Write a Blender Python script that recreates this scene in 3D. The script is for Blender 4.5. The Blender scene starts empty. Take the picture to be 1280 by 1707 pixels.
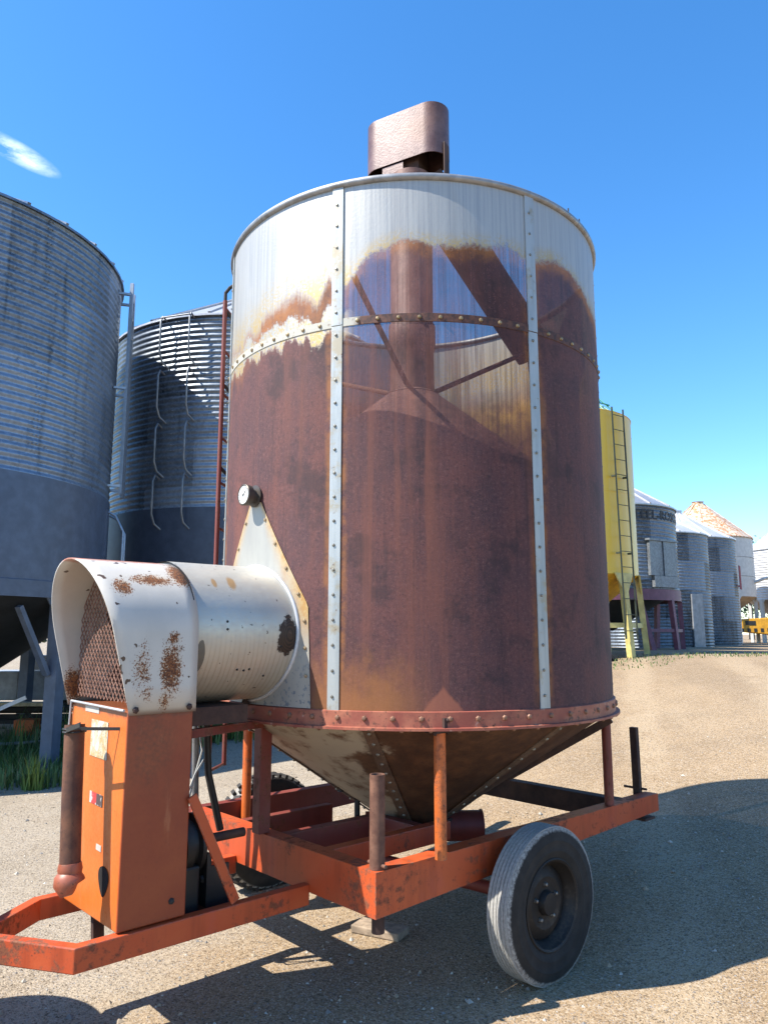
import bpy, math, random
from math import sin, cos, pi, radians as rad, sqrt, atan2
from mathutils import Vector, Matrix
random.seed(7)
C = bpy.context.scene.collection
S = bpy.context.scene

# ------------------------------------------------------------------ camera, sky, sun, exposure
cam = bpy.data.cameras.new('camera'); camo = bpy.data.objects.new('camera', cam); C.objects.link(camo)
cam.sensor_fit = 'VERTICAL'; cam.sensor_height = 36.0; cam.sensor_width = 36.0
cam.lens = 1250/1707*36; cam.clip_end = 3000; cam.clip_start = 0.05
camo.location = (0, 0, 1.65); camo.rotation_euler = (rad(90+9.27), 0, 0)
S.camera = camo
SUN_EL = rad(51.5); SUN_AZ = atan2(-0.955, -0.298)      # clockwise from +Y
W = bpy.data.worlds.new('World'); S.world = W; W.use_nodes = True
wt = W.node_tree; wt.nodes.clear()
sky = wt.nodes.new('ShaderNodeTexSky'); sky.sky_type = 'NISHITA'; sky.sun_disc = False
sky.sun_elevation = SUN_EL; sky.sun_rotation = SUN_AZ; sky.altitude = 300
sky.air_density = 1.0; sky.dust_density = 0.3; sky.ozone_density = 3.0
hs = wt.nodes.new('ShaderNodeHueSaturation'); hs.inputs['Saturation'].default_value = 1.28; hs.inputs['Hue'].default_value = 0.500
bg = wt.nodes.new('ShaderNodeBackground'); bg.inputs['Strength'].default_value = 0.15
wo = wt.nodes.new('ShaderNodeOutputWorld')
wt.links.new(sky.outputs[0], hs.inputs['Color'])
# a wisp of cloud low in the left of the sky, a soft patch of world direction
tc = wt.nodes.new('ShaderNodeTexCoord')
def wmath(op, a, b=None, cl=False):
    n = wt.nodes.new('ShaderNodeMath'); n.operation = op; n.use_clamp = cl
    for i, x in enumerate((a, b)):
        if x is None: continue
        if isinstance(x, (int, float)): n.inputs[i].default_value = x
        else: wt.links.new(x, n.inputs[i])
    return n.outputs[0]
def wdot(v):
    n = wt.nodes.new('ShaderNodeVectorMath'); n.operation = 'DOT_PRODUCT'; n.inputs[1].default_value = v
    wt.links.new(tc.outputs['Generated'], n.inputs[0]); return n.outputs['Value']
ca, ce = rad(-28.4), rad(31.6)
fwd = (sin(ca)*cos(ce), cos(ca)*cos(ce), sin(ce)); rgt = (cos(ca), -sin(ca), 0)
upv = tuple(Vector(rgt).cross(Vector(fwd)))
wx, wy = wdot(rgt), wdot(upv)
nz = wt.nodes.new('ShaderNodeTexNoise'); nz.inputs['Scale'].default_value = 26; nz.inputs['Detail'].default_value = 8; nz.inputs['Roughness'].default_value = .62
mp = wt.nodes.new('ShaderNodeMapping'); mp.inputs['Scale'].default_value = (.55, .55, 1.6)
wt.links.new(tc.outputs['Generated'], mp.inputs[0]); wt.links.new(mp.outputs[0], nz.inputs['Vector'])
ry = wmath('ADD', wy, wmath('MULTIPLY', wx, .26))
q = wmath('ADD', wmath('POWER', wmath('ABSOLUTE', wmath('DIVIDE', wx, .05)), 2), wmath('POWER', wmath('ABSOLUTE', wmath('DIVIDE', ry, .013)), 2))
edge = wmath('SUBTRACT', 1.0, q, True)
dens = wmath('MULTIPLY', edge, wmath('MULTIPLY', wmath('SUBTRACT', nz.outputs[0], .44, True), 5.0), True)
cm = wt.nodes.new('ShaderNodeMixRGB'); cm.inputs[2].default_value = (8.2, 8.6, 9.2, 1)
front = wmath('GREATER_THAN', wdot(fwd), 0)
wt.links.new(wmath('MULTIPLY', dens, wmath('MULTIPLY', front, .5)), cm.inputs[0]); wt.links.new(hs.outputs[0], cm.inputs[1])
wt.links.new(cm.outputs[0], bg.inputs[0]); wt.links.new(bg.outputs[0], wo.inputs[0])
sl = bpy.data.lights.new('sun', 'SUN'); sl.energy = 5.0; sl.angle = rad(.5); sl.color = (1, .955, .87)
so = bpy.data.objects.new('sun', sl); C.objects.link(so)
sd = Vector((0.955*cos(SUN_EL), 0.298*cos(SUN_EL), -sin(SUN_EL)))
so.rotation_euler = sd.to_track_quat('-Z', 'Y').to_euler(); so.location = (-20, -10, 25)
vs = S.view_settings; vs.view_transform = 'Standard'; vs.look = 'None'; vs.gamma = 1; vs.use_curve_mapping = False; vs.exposure = 1.1
S.cycles.max_bounces = 8; S.cycles.transparent_max_bounces = 16

# ------------------------------------------------------------------ mesh helpers
class MB:
    def __init__(s): s.v = []; s.f = []; s.mi = []; s.at = None
    def add(s, vs, fs, mi=0):
        o = len(s.v); s.v += [tuple(p) for p in vs]; s.f += [tuple(o+i for i in f) for f in fs]; s.mi += [mi]*len(fs); return s
    def box(s, a, b, mi=0):
        (x0, y0, z0), (x1, y1, z1) = a, b
        return s.add([(x0,y0,z0),(x1,y0,z0),(x1,y1,z0),(x0,y1,z0),(x0,y0,z1),(x1,y0,z1),(x1,y1,z1),(x0,y1,z1)],
            [(0,3,2,1),(4,5,6,7),(0,1,5,4),(1,2,6,5),(2,3,7,6),(3,0,4,7)], mi)
    def bar(s, p, q, w, h, up=(0,0,1), mi=0, ext=0):
        p, q = Vector(p), Vector(q); d = (q-p).normalized(); p = p-d*ext; q = q+d*ext
        u = Vector(up)
        if abs(d.dot(u)) > .98: u = Vector((1,0,0))
        r = d.cross(u).normalized(); u = r.cross(d)
        a, b = r*(w/2), u*(h/2)
        return s.add([p-a-b,p+a-b,p+a+b,p-a+b,q-a-b,q+a-b,q+a+b,q-a+b],
            [(0,1,2,3),(7,6,5,4),(0,4,5,1),(1,5,6,2),(2,6,7,3),(3,7,4,0)], mi)
    def tube(s, pts, r, n=12, caps=True, closed=False, mi=0):
        pts = [Vector(p) for p in pts]; m = len(pts); rings = []
        rr = r if isinstance(r, (list, tuple)) else [r]*m
        t0 = (pts[1]-pts[0]).normalized(); ref = Vector((0,0,1)) if abs(t0.z) < .9 else Vector((1,0,0))
        vs = []
        a = t0.cross(ref).normalized()
        for i in range(m):
            if closed: t = (pts[(i+1)%m]-pts[i-1]).normalized()
            else: t = (pts[min(i+1,m-1)]-pts[max(i-1,0)]).normalized()
            a = (a-t*a.dot(t)).normalized(); b = t.cross(a)
            for k in range(n):
                an = 2*pi*k/n; vs.append(pts[i]+(a*cos(an)+b*sin(an))*rr[i])
        fs = []
        for i in range(m if closed else m-1):
            j = (i+1) % m
            for k in range(n): fs.append((i*n+k, i*n+(k+1)%n, j*n+(k+1)%n, j*n+k))
        if caps and not closed: fs += [tuple(range(n-1,-1,-1)), tuple((m-1)*n+k for k in range(n))]
        return s.add(vs, fs, mi)
    def lathe(s, prof, n=48, c=(0,0,0), axis='z', mi=None, a0=0, a1=360):
        full = abs(a1-a0) >= 360; m = n if full else n+1; vs = []; 
        for (r, z) in prof:
            for k in range(m):
                an = rad(a0)+rad(a1-a0)*k/n; x, y = r*cos(an), r*sin(an)
                vs.append({'z':(c[0]+x,c[1]+y,c[2]+z),'y':(c[0]+x,c[1]+z,c[2]+y),'x':(c[0]+z,c[1]+x,c[2]+y)}[axis])
        flip = axis == 'y'
        for i in range(len(prof)-1):
            fs = []
            for k in range(n):
                k2 = (k+1) % m; f = (i*m+k, i*m+k2, (i+1)*m+k2, (i+1)*m+k); fs.append(f[::-1] if flip else f)
            if i == 0: s.add(vs, fs, mi[0] if mi else 0); base = len(s.v)-len(vs)
            else:
                s.f += [tuple(base+q for q in f) for f in fs]; s.mi += [mi[i] if mi else 0]*len(fs)
        return s
    def bolt(s, p, nrm, r=.012, h=.009, n=6, mi=0):
        p = Vector(p); d = Vector(nrm).normalized(); a = d.orthogonal().normalized(); b = d.cross(a)
        vs = [p+(a*cos(2*pi*k/n)+b*sin(2*pi*k/n))*r for k in range(n)]+[p+d*h*.7+(a*cos(2*pi*k/n)+b*sin(2*pi*k/n))*r*.7 for k in range(n)]+[p+d*h]
        fs = [(k,(k+1)%n,n+(k+1)%n,n+k) for k in range(n)]+[(n+k,n+(k+1)%n,2*n) for k in range(n)]
        return s.add(vs, fs, mi)
    def prism(s, poly, d, mi=0):           # poly: list of 3-D points (ccw seen from +d), d: thickness vector
        n = len(poly); d = Vector(d); a = [Vector(p) for p in poly]
        return s.add(a+[p+d for p in a], [tuple(range(n-1,-1,-1)), tuple(range(n, 2*n))]+[(k,(k+1)%n,n+(k+1)%n,n+k) for k in range(n)], mi)
    def build(s, name, mats, parent=None, smooth=None, bevel=0, attr=None):
        me = bpy.data.meshes.new(name); me.from_pydata(s.v, [], s.f)
        for m in (mats if isinstance(mats, (list, tuple)) else [mats]): me.materials.append(m)
        me.polygons.foreach_set('material_index', s.mi)
        if attr:
            at = me.attributes.new(attr[0], 'FLOAT', 'POINT'); at.data.foreach_set('value', attr[1])
        me.update(); o = bpy.data.objects.new(name, me); C.objects.link(o)
        if parent: o.parent = parent
        if smooth is not None:
            me.polygons.foreach_set('use_smooth', [True]*len(me.polygons)); me.set_sharp_from_angle(angle=rad(smooth))
        if bevel:
            b = o.modifiers.new('bevel', 'BEVEL'); b.width = bevel; b.segments = 2; b.limit_method = 'ANGLE'; b.angle_limit = rad(40)
        return o
def thing(name, label, cat, loc=(0,0,0), rz=0, group=None):
    o = bpy.data.objects.new(name, None); C.objects.link(o); o.location = loc; o.rotation_euler = (0,0,rz)
    o.empty_display_size = .2; return tag(o, label, cat, group)
def tag(o, label=None, cat=None, group=None, kind=None):
    for k, v in (('label', label), ('category', cat), ('group', group), ('kind', kind)):
        if v: o[k] = v
    return o

# ------------------------------------------------------------------ material helper
ALB = .76          # all base colours sit a little low, for a bright exposure
class NT:
    def __init__(s, name):
        s.m = bpy.data.materials.new(name); s.m.use_nodes = True; s.t = s.m.node_tree
        s.b = s.t.nodes['Principled BSDF']; s.o = s.t.nodes['Material Output']; s._c = None
    def n(s, ty, **kw):
        x = s.t.nodes.new('ShaderNode'+ty)
        for k, v in kw.items(): setattr(x, k, v)
        return x
    def put(s, sock, v):
        if hasattr(v, 'is_output'): s.t.links.new(v, sock)
        elif isinstance(v, (tuple, list)) and len(v) == 3 and sock.type == 'RGBA': sock.default_value = (*v, 1)
        else: sock.default_value = v
    def obj(s):
        if s._c is None: s._c = s.n('TexCoord').outputs['Object']
        return s._c
    def math(s, op, a, b=0.0, cl=False):
        x = s.n('Math', operation=op, use_clamp=cl); s.put(x.inputs[0], a); s.put(x.inputs[1], b); return x.outputs[0]
    def xyz(s, v=None):
        x = s.n('SeparateXYZ'); s.put(x.inputs[0], v or s.obj()); return x.outputs
    def vec(s, x, y, z):
        c = s.n('CombineXYZ')
        for i, v in enumerate((x, y, z)): s.put(c.inputs[i], v)
        return c.outputs[0]
    def scl(s, k, v=None):
        x = s.n('Mapping'); x.inputs['Scale'].default_value = k if isinstance(k, tuple) else (k,k,k); s.put(x.inputs[0], v or s.obj()); return x.outputs[0]
    def noise(s, sc, det=4, ro=.55, v=None, stretch=None, dist=0):
        x = s.n('TexNoise'); x.inputs['Scale'].default_value = sc; x.inputs['Detail'].default_value = det; x.inputs['Roughness'].default_value = ro
        x.inputs['Distortion'].default_value = dist
        s.put(x.inputs['Vector'], s.scl(stretch, v) if stretch else (v or s.obj())); return x.outputs[0]
    def vor(s, sc, v=None, feat='F1', out='Distance', rnd=1.0):
        x = s.n('TexVoronoi', feature=feat); x.inputs['Scale'].default_value = sc; x.inputs['Randomness'].default_value = rnd
        s.put(x.inputs['Vector'], v or s.obj()); return x.outputs[out]
    def ramp(s, x, a, b, c=0., d=1.):        # smooth step
        m = s.n('MapRange', interpolation_type='SMOOTHSTEP'); 
        for i, q in enumerate((x, a, b, c, d)): s.put(m.inputs[i], q)
        return m.outputs[0]
    def mix(s, f, a, b, mode='MIX'):
        x = s.n('MixRGB', blend_type=mode); s.put(x.inputs[0], f); s.put(x.inputs[1], a); s.put(x.inputs[2], b); return x.outputs[0]
    def attr(s, nm): return s.n('Attribute', attribute_name=nm).outputs['Fac']
    def out(s, color, rough=.6, metal=0., bump=None, bs=.2, bd=.01, spec=None, alpha=None):
        color = s.mix(1, color, (ALB, ALB, ALB), 'MULTIPLY'); s.put(s.b.inputs['Base Color'], color); s.put(s.b.inputs['Roughness'], rough); s.put(s.b.inputs['Metallic'], metal)
        if spec is not None: s.b.inputs['Specular IOR Level'].default_value = spec
        if bump is not None:
            x = s.n('Bump'); x.inputs['Strength'].default_value = bs; x.inputs['Distance'].default_value = bd; s.put(x.inputs['Height'], bump)
            s.t.links.new(x.outputs[0], s.b.inputs['Normal'])
        if alpha is not None:                   # share of open holes
            tr = s.n('BsdfTransparent'); mx = s.n('MixShader'); s.put(mx.inputs[0], alpha)
            s.t.links.new(s.b.outputs[0], mx.inputs[1]); s.t.links.new(tr.outputs[0], mx.inputs[2]); s.t.links.new(mx.outputs[0], s.o.inputs[0])
        return s.m
    def blob(s, p, r, v=None):                   # soft ellipsoid round p, radii r
        x = s.n('VectorMath', operation='SUBTRACT'); s.put(x.inputs[0], v or s.obj()); x.inputs[1].default_value = p
        y = s.n('VectorMath', operation='DIVIDE'); s.put(y.inputs[0], x.outputs[0]); y.inputs[1].default_value = r
        z = s.n('VectorMath', operation='LENGTH'); s.put(z.inputs[0], y.outputs[0]); return s.ramp(z.outputs['Value'], 1, 0)

def m_plain(name, col, rough=.6, metal=0., var=.25, sc=6, dirt=.0, dirtcol=(.12,.09,.06)):
    n = NT(name); a = n.noise(sc, 5, .6); b = n.noise(sc*9, 3, .6)
    c = n.mix(n.ramp(a, .3, .75), tuple(x*(1-var) for x in col), tuple(min(1, x*(1+var*.6)) for x in col))
    if dirt: c = n.mix(n.math('MULTIPLY', n.ramp(n.math('ADD', n.math('MULTIPLY', a, .5), n.math('MULTIPLY', b, .5)), .5, .68), dirt), c, dirtcol)
    return n.out(c, n.ramp(b, 0, 1, rough-.08, rough+.1), metal, b, .12, .004)

def m_paint(name, col, fade, rust=.35, rsc=3.2, rough=.45, sun=(.62,.3,.2), lo=.56, hi=.66):
    n = NT(name); big = n.noise(rsc, 6, .62); fine = n.noise(26, 5, .65); sp = n.noise(95, 3, .6); drip = n.noise(9, 5, .6, stretch=(1,1,.12))
    c = n.mix(n.ramp(n.noise(1.7, 4, .6), .35, .7), col, fade)
    c = n.mix(n.ramp(drip, .48, .75, 0, .6), c, tuple(x*.45 for x in col))
    k = n.math('ADD', n.math('MULTIPLY', big, .55), n.math('MULTIPLY', fine, .45))
    rm = n.math('MULTIPLY', n.ramp(k, lo, hi), rust, True)
    chips = n.math('MULTIPLY', n.ramp(sp, .60, .66), n.ramp(big, .44, .58))
    rc = n.mix(n.ramp(sp, .35, .65), (.09,.035,.02), (.24,.09,.035))
    bv = n.n('Bevel', samples=4); bv.inputs['Radius'].default_value = .012; ge = n.n('NewGeometry'); dt_ = n.n('VectorMath', operation='DOT_PRODUCT')
    n.t.links.new(bv.outputs[0], dt_.inputs[0]); n.t.links.new(ge.outputs['Normal'], dt_.inputs[1])
    wear = n.math('MULTIPLY', n.ramp(dt_.outputs['Value'], .985, .86), n.ramp(n.math('ADD', n.math('MULTIPLY', fine, .6), n.math('MULTIPLY', n.noise(7, 4, .6), .4)), .46, .56))
    c = n.mix(rm, c, rc); c = n.mix(n.math('MULTIPLY', chips, .8), c, (.08,.035,.022)); c = n.mix(n.math('MULTIPLY', wear, .85), c, n.mix(n.ramp(sp, .4, .6), (.10,.045,.03), (.30,.17,.11)))
    c = n.mix(n.math('MULTIPLY', n.ramp(n.noise(5, 5, .6, stretch=(1,1,.5)), .55, .72), .22), c, sun)
    return n.out(c, n.ramp(n.math('ADD', rm, n.math('MULTIPLY', fine, .3)), 0, 1, rough, .85), 0, n.math('ADD', n.math('MULTIPLY', sp, .4), fine), .16, .004)

def m_rust(name, a=(.085,.036,.024), b=(.19,.078,.04), rough=.82, sc=9):
    n = NT(name); x = n.noise(sc, 6, .65); y = n.noise(70, 4, .6); z = n.noise(3, 4, .55)
    c = n.mix(n.ramp(x, .32, .7), a, b); c = n.mix(n.ramp(y, .55, .7, 0, .5), c, tuple(q*.5 for q in a)); c = n.mix(n.ramp(z, .5, .75, 0, .35), c, (.26,.12,.06))
    return n.out(c, rough, .1, y, .3, .004)

def m_galv(name, base=.56, rough=.38, metal=.85, tint=(1,1.0,1.02), tier=None, streak=.25, dirt=.2):
    n = NT(name); X, Y, Z = n.xyz()
    sp = n.vor(28, out='Color'); spv = n.xyz(sp)[0]; a = n.noise(1.3, 4, .6); dr = n.noise(7, 5, .6, stretch=(1,1,.08))
    v = n.math('ADD', base-.1, n.math('MULTIPLY', spv, .10)); v = n.math('ADD', v, n.math('MULTIPLY', n.math('SUBTRACT', a, .5), .22))
    v = n.math('SUBTRACT', v, n.math('MULTIPLY', n.ramp(dr, .5, .8), streak*.5))
    if tier:
        ti = n.math('FLOOR', n.math('DIVIDE', n.math('SUBTRACT', Z, tier[0]), tier[1]))
        an = n.math('FLOOR', n.math('ADD', n.math('MULTIPLY', n.math('ARCTAN2', Y, X), tier[2]/(2*pi)), n.math('MULTIPLY', ti, .5)))
        w = n.n('TexWhiteNoise', noise_dimensions='2D'); n.put(w.inputs['Vector'], n.vec(ti, an, 0))
        v = n.math('ADD', v, n.math('MULTIPLY', n.math('SUBTRACT', w.outputs['Value'], .5), .24))
    col = n.mix(1, n.vec(v, v, v), tint, 'MULTIPLY')
    col = n.mix(n.math('MULTIPLY', n.ramp(n.noise(4, 6, .65, stretch=(1,1,.3)), .52, .75), dirt), col, (.22,.19,.15))
    return n.out(col, n.ramp(a, .3, .7, rough-.05, rough+.12), metal, n.noise(40, 3), .04, .003)

# perforated bin wall: rust below, zinc above, edge measured round the bin
R = 1.25
EDGE = [(-180,3.47),(-170,3.50),(-161,3.52),(-153.8,3.55),(-150,3.58),(-147,3.66),(-141,3.74),(-135,3.765),(-128,3.735),(-118,3.755),(-108,3.77),(-103,3.74),(-98,3.765),(-91,3.79),(-82,3.75),(-69,3.66),(-50,3.62),(-20,3.58),(0,3.60),(30,3.60),(90,3.6),(140,3.5),(164,3.41),(180,3.47)]
SEAM0, SEAMP = -153.6, 360/7
def m_screen(name, holes=.31):
    n = NT(name); X, Y, Z = n.xyz(); th = n.math('ARCTAN2', Y, X); t = n.math('ADD', n.math('DIVIDE', th, 2*pi), .5)
    fc = n.n('FloatCurve'); cu = fc.mapping.curves[0]; pts = [((a+180)/360, (z-3)/1.0) for a, z in EDGE]
    cu.points[0].location = pts[0]; cu.points[-1].location = pts[-1]
    for p in pts[1:-1]: cu.points.new(*p)
    fc.mapping.update(); n.put(fc.inputs['Value'], t); zb = n.math('ADD', fc.outputs[0], 3.0)
    deg = n.math('MULTIPLY', th, 180/pi)
    cyl = n.vec(n.math('MULTIPLY', th, R), 0, Z)                 # unrolled sheet
    big = n.noise(2.2, 5, .6, cyl); mid = n.noise(9, 6, .65, cyl); fine = n.noise(55, 5, .7, cyl); grit = n.noise(150, 2, .6, cyl)
    drip = n.noise(7, 5, .6, cyl, (1,1,.09)); line = n.noise(60, 3, .6, cyl, (1,1,.02))
    left = n.math('MAXIMUM', n.ramp(deg, 140, 150), n.ramp(deg, -148, -154))
    zz = n.math('ADD', Z, n.math('MULTIPLY', n.math('SUBTRACT', fine, .5), .11)); zz = n.math('ADD', zz, n.math('MULTIPLY', n.math('SUBTRACT', mid, .5), .10))
    zz = n.math('ADD', zz, n.math('MULTIPLY', n.math('SUBTRACT', drip, .5), n.math('ADD', .08, n.math('MULTIPLY', left, .35))))
    rear = n.ramp(n.math('ABSOLUTE', deg), 70, 50)
    soft = n.math('ADD', n.math('ADD', .022, n.math('MULTIPLY', left, .035)), n.math('MULTIPLY', rear, .12))
    ed = n.math('DIVIDE', n.math('SUBTRACT', zb, zz), soft)
    ru = n.ramp(ed, -1, 1)
    band = n.math('MULTIPLY', n.ramp(n.math('ABSOLUTE', n.math('SUBTRACT', zz, 3.325)), .085, .045), left)
    ru = n.math('MULTIPLY', ru, n.math('SUBTRACT', 1, band))
    halo = n.math('MULTIPLY', n.ramp(ed, -5, -.5), n.math('SUBTRACT', 1, ru))
    org = n.math('MULTIPLY', n.ramp(ed, 5, .3), ru)
    sd = n.math('MULTIPLY', n.math('ABSOLUTE', n.math('SUBTRACT', n.math('FRACT', n.math('ADD', n.math('DIVIDE', n.math('SUBTRACT', deg, SEAM0), SEAMP), 50.5)), .5)), SEAMP*R*pi/180)
    seam = n.ramp(n.math('ADD', sd, n.math('MULTIPLY', n.math('SUBTRACT', drip, .5), .16)), .085, .03)
    foot = n.math('MULTIPLY', n.ramp(n.math('ADD', Z, n.math('MULTIPLY', n.math('SUBTRACT', mid, .5), .5)), 1.62, 1.30), n.math('MULTIPLY', n.ramp(deg, -162, -157), n.ramp(deg, -128, -142)))
    # colours of the sheet itself
    purple, red, dark, orange = (.088,.036,.041), (.150,.050,.044), (.030,.016,.019), (.40,.150,.035)
    c = n.mix(n.ramp(n.math('ADD', n.math('MULTIPLY', big, .6), n.math('MULTIPLY', mid, .4)), .38, .66), purple, red)
    c = n.mix(n.ramp(drip, .5, .72, 0, .5), c, (.17,.055,.040))
    c = n.mix(n.ramp(n.noise(5, 5, .65, cyl, (1,1,.22)), .54, .74, 0, .55), c, dark)
    c = n.mix(n.ramp(fine, .52, .66, 0, .62), c, dark); c = n.mix(n.ramp(grit, .56, .68, 0, .45), c, (.25,.125,.105)); c = n.mix(n.ramp(fine, .45, .36, 0, .45), c, (.22,.105,.09))
    c = n.mix(n.ramp(n.noise(3.0, 6, .72, cyl), .50, .64, 0, .7), c, (.036,.018,.022))
    c = n.mix(n.math('MULTIPLY', n.ramp(n.noise(3.2, 5, .6, cyl, (1,1,.06)), .50, .70), n.ramp(n.noise(16, 5, .6, cyl, (1,1,.05)), .42, .62, 0, .75)), c, (.21,.070,.045))
    c = n.mix(n.ramp(n.noise(22, 4, .6, cyl, (1,1,.03)), .56, .72, 0, .5), c, dark)
    pk = n.math('SUBTRACT', n.math('SUBTRACT', n.math('ADD', 1.38, n.math('MULTIPLY', mid, .06)), Z), n.math('MULTIPLY', n.math('ABSOLUTE', n.math('ADD', deg, 128)), .026)); c = n.mix(n.math('MULTIPLY', n.ramp(pk, .0, .03), .8), c, (.36,.12,.07))
    c = n.mix(n.math('MULTIPLY', n.math('MAXIMUM', n.math('MULTIPLY', seam, n.ramp(mid, .35, .6)), foot), .62), c, orange)
    c = n.mix(n.math('MULTIPLY', org, n.ramp(mid, .3, .6, .35, .9)), c, n.mix(rear, orange, (.62,.36,.08)))
    zinc = n.mix(n.ramp(line, .4, .65), (.51,.50,.47), (.41,.41,.40)); zinc = n.mix(n.ramp(drip, .5, .75, 0, .4), zinc, (.48,.465,.42))
    zinc = n.mix(n.math('MULTIPLY', halo, n.ramp(n.math('ADD', n.math('MULTIPLY', fine, .6), n.math('MULTIPLY', drip, .4)), .42, .58)), zinc, (.55,.38,.14))
    c = n.mix(ru, zinc, c)
    open_ = n.math('MAXIMUM', n.math('MULTIPLY', n.math('MULTIPLY', n.ramp(deg, -156, -153), n.ramp(deg, -101, -104)), n.ramp(n.math('ADD', Z, n.math('MULTIPLY', mid, .5)), 2.75, 3.25)), 0.0)
    open_ = n.math('ADD', .03, n.math('MULTIPLY', open_, .97))
    hole = n.math('MULTIPLY', n.math('ADD', n.math('MULTIPLY', n.math('MULTIPLY', ru, open_), holes-.04), .02), n.ramp(line, .35, .65, .6, 1.3))
    return n.out(c, n.math('ADD', .5, n.math('MULTIPLY', ru, .3)), n.math('MULTIPLY', n.math('SUBTRACT', 1, ru), .35), n.math('ADD', n.math('ADD', fine, n.math('MULTIPLY', line, .5)), n.math('MULTIPLY', n.noise(1.6, 2, .5, cyl, (1,1,.6)), 9)), .25, .004, alpha=hole)

def m_gravel():
    n = NT('gravel'); P = n.obj()
    b0 = n.noise(.35, 5, .6, P); b1 = n.noise(1.6, 6, .65, P); f = n.noise(38, 5, .7, P)
    v1 = n.vor(80, P); v1c = n.xyz(n.vor(80, P, out='Color')); v2 = n.vor(150, P); v2c = n.xyz(n.vor(150, P, out='Color'))
    c = n.mix(n.ramp(b0, .35, .68), (.345,.234,.130), (.405,.285,.166))
    c = n.mix(n.ramp(b1, .4, .7, 0, .6), c, (.28,.195,.115))
    tr = n.noise(.55, 4, .55, P, (1, .22, 1)); c = n.mix(n.ramp(tr, .5, .66, 0, .55), c, (.45,.34,.215)); c = n.mix(n.ramp(tr, .46, .34, 0, .4), c, (.235,.165,.10))
    gx = n.xyz(); gl = n.ramp(n.math('ADD', n.math('SUBTRACT', n.math('MULTIPLY', gx[1], .35), gx[0]), n.math('MULTIPLY', b1, 2)), 2.6, 4.6); c = n.mix(n.math('MULTIPLY', gl, .75), c, n.mix(n.ramp(b1, .4, .6), (.33,.285,.225), (.40,.35,.28)))
    lane = n.math('ADD', n.math('SUBTRACT', gx[0], n.math('MULTIPLY', gx[1], .32)), n.math('MULTIPLY', b0, .8)); tk = n.math('MAXIMUM', n.ramp(n.math('ABSOLUTE', n.math('SUBTRACT', lane, .55)), .34, .12), n.ramp(n.math('ABSOLUTE', n.math('SUBTRACT', lane, 2.35)), .36, .12))
    tk = n.math('MULTIPLY', tk, n.ramp(b1, .30, .60)); c = n.mix(n.math('MULTIPLY', tk, .6), c, (.50,.375,.235))
    tone = n.math('ADD', n.math('MULTIPLY', v1c[0], .4), n.math('MULTIPLY', v2c[0], .6))
    c = n.mix(n.ramp(tone, .55, .9, 0, .7), c, (.55,.45,.33)); c = n.mix(n.ramp(tone, .42, .12, 0, .85), c, (.11,.08,.052))
    c = n.mix(n.ramp(f, .56, .72, 0, .5), c, (.14,.10,.07)); c = n.mix(n.ramp(v2c[1], .9, 1, 0, .6), c, (.33,.34,.36))
    h = n.math('ADD', n.math('MULTIPLY', n.ramp(v1, .0, .55, 1, 0), n.ramp(v1c[2], .2, .8)), n.math('MULTIPLY', n.ramp(v2, 0, .5, .5, 0), v2c[2]))
    h = n.math('ADD', h, n.math('MULTIPLY', f, .5)); h = n.math('ADD', h, n.math('MULTIPLY', b1, 2.0))
    return n.out(c, .95, 0, h, .55, .010, spec=.2)

MT = {}
MT['screen'] = m_screen('perforated_rusty_screen'); MT['gravel'] = m_gravel()
MT['zinc'] = m_galv('zinc_strap', .66, .42, .45, dirt=.35); MT['duct'] = m_galv('duct_sheet', .62, .36, .7, tint=(1,.985,.95), streak=.5, dirt=.3)
MT['orange'] = m_paint('orange_paint', (.66,.125,.018), (.70,.165,.03), .7, lo=.52, hi=.62)
MT['orange_side'] = m_paint('orange_paint_weathered', (.52,.075,.016), (.55,.10,.02), .75, 2.4)
MT['beam'] = m_paint('orange_beam_paint', (.54,.072,.015), (.58,.105,.026), .85, 3.0, .5, sun=(.50,.10,.09), lo=.515, hi=.60)
MT['redbeam'] = m_paint('red_oxide_shaded', (.20,.032,.022), (.25,.055,.036), .9, 3.4, .55, sun=(.36,.14,.10), lo=.52, hi=.62)  # red paint, its colour taken darker for the shade within the frame
MT['rust'] = m_rust('rust_pipe'); MT['rustdark'] = m_rust('dark_rust', (.045,.024,.02), (.10,.05,.036)); MT['rustpost'] = m_rust('rust_post', (.13,.055,.035), (.25,.12,.075), sc=14)
MT['black'] = m_plain('black_steel', (.02,.019,.018), .5); MT['dark'] = m_plain('dark_grime', (.035,.03,.027), .8)
MT['capm'] = m_rust('cap_rust', (.125,.062,.056), (.23,.135,.12), .42, 7)

# ------------------------------------------------------------------ ground
def gz(x, y):
    w = .75*x+.66*y; t = max(0, min(1, (w-3.2)/11.2)); return -.12+1.37*(.45*t*t*(3-2*t)+.55*t*min(1, t*6))
def ground():
    m = MB(); xs = []; ys = []
    def steps(a, b, near, g): 
        o = [0]; st = near
        while o[-1] < b: o.append(o[-1]+st); st *= g
        return o
    px = steps(0, 900, .5, 1.09); xs = [-x for x in px[:0:-1]]+px; py = steps(0, 1200, .5, 1.08); ys = [-y for y in steps(0, 60, 1, 1.3)[:0:-1]]+py
    vs = [(x, y, gz(x, y)+.010*sin(x*1.7+y*.6)*sin(y*1.3)) for y in ys for x in xs]; k = len(xs)
    m.add(vs, [(j*k+i, j*k+i+1, (j+1)*k+i+1, (j+1)*k+i) for j in range(len(ys)-1) for i in range(k-1)])
    return tag(m.build('ground', MT['gravel'], smooth=60), kind='structure')
ground()

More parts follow.
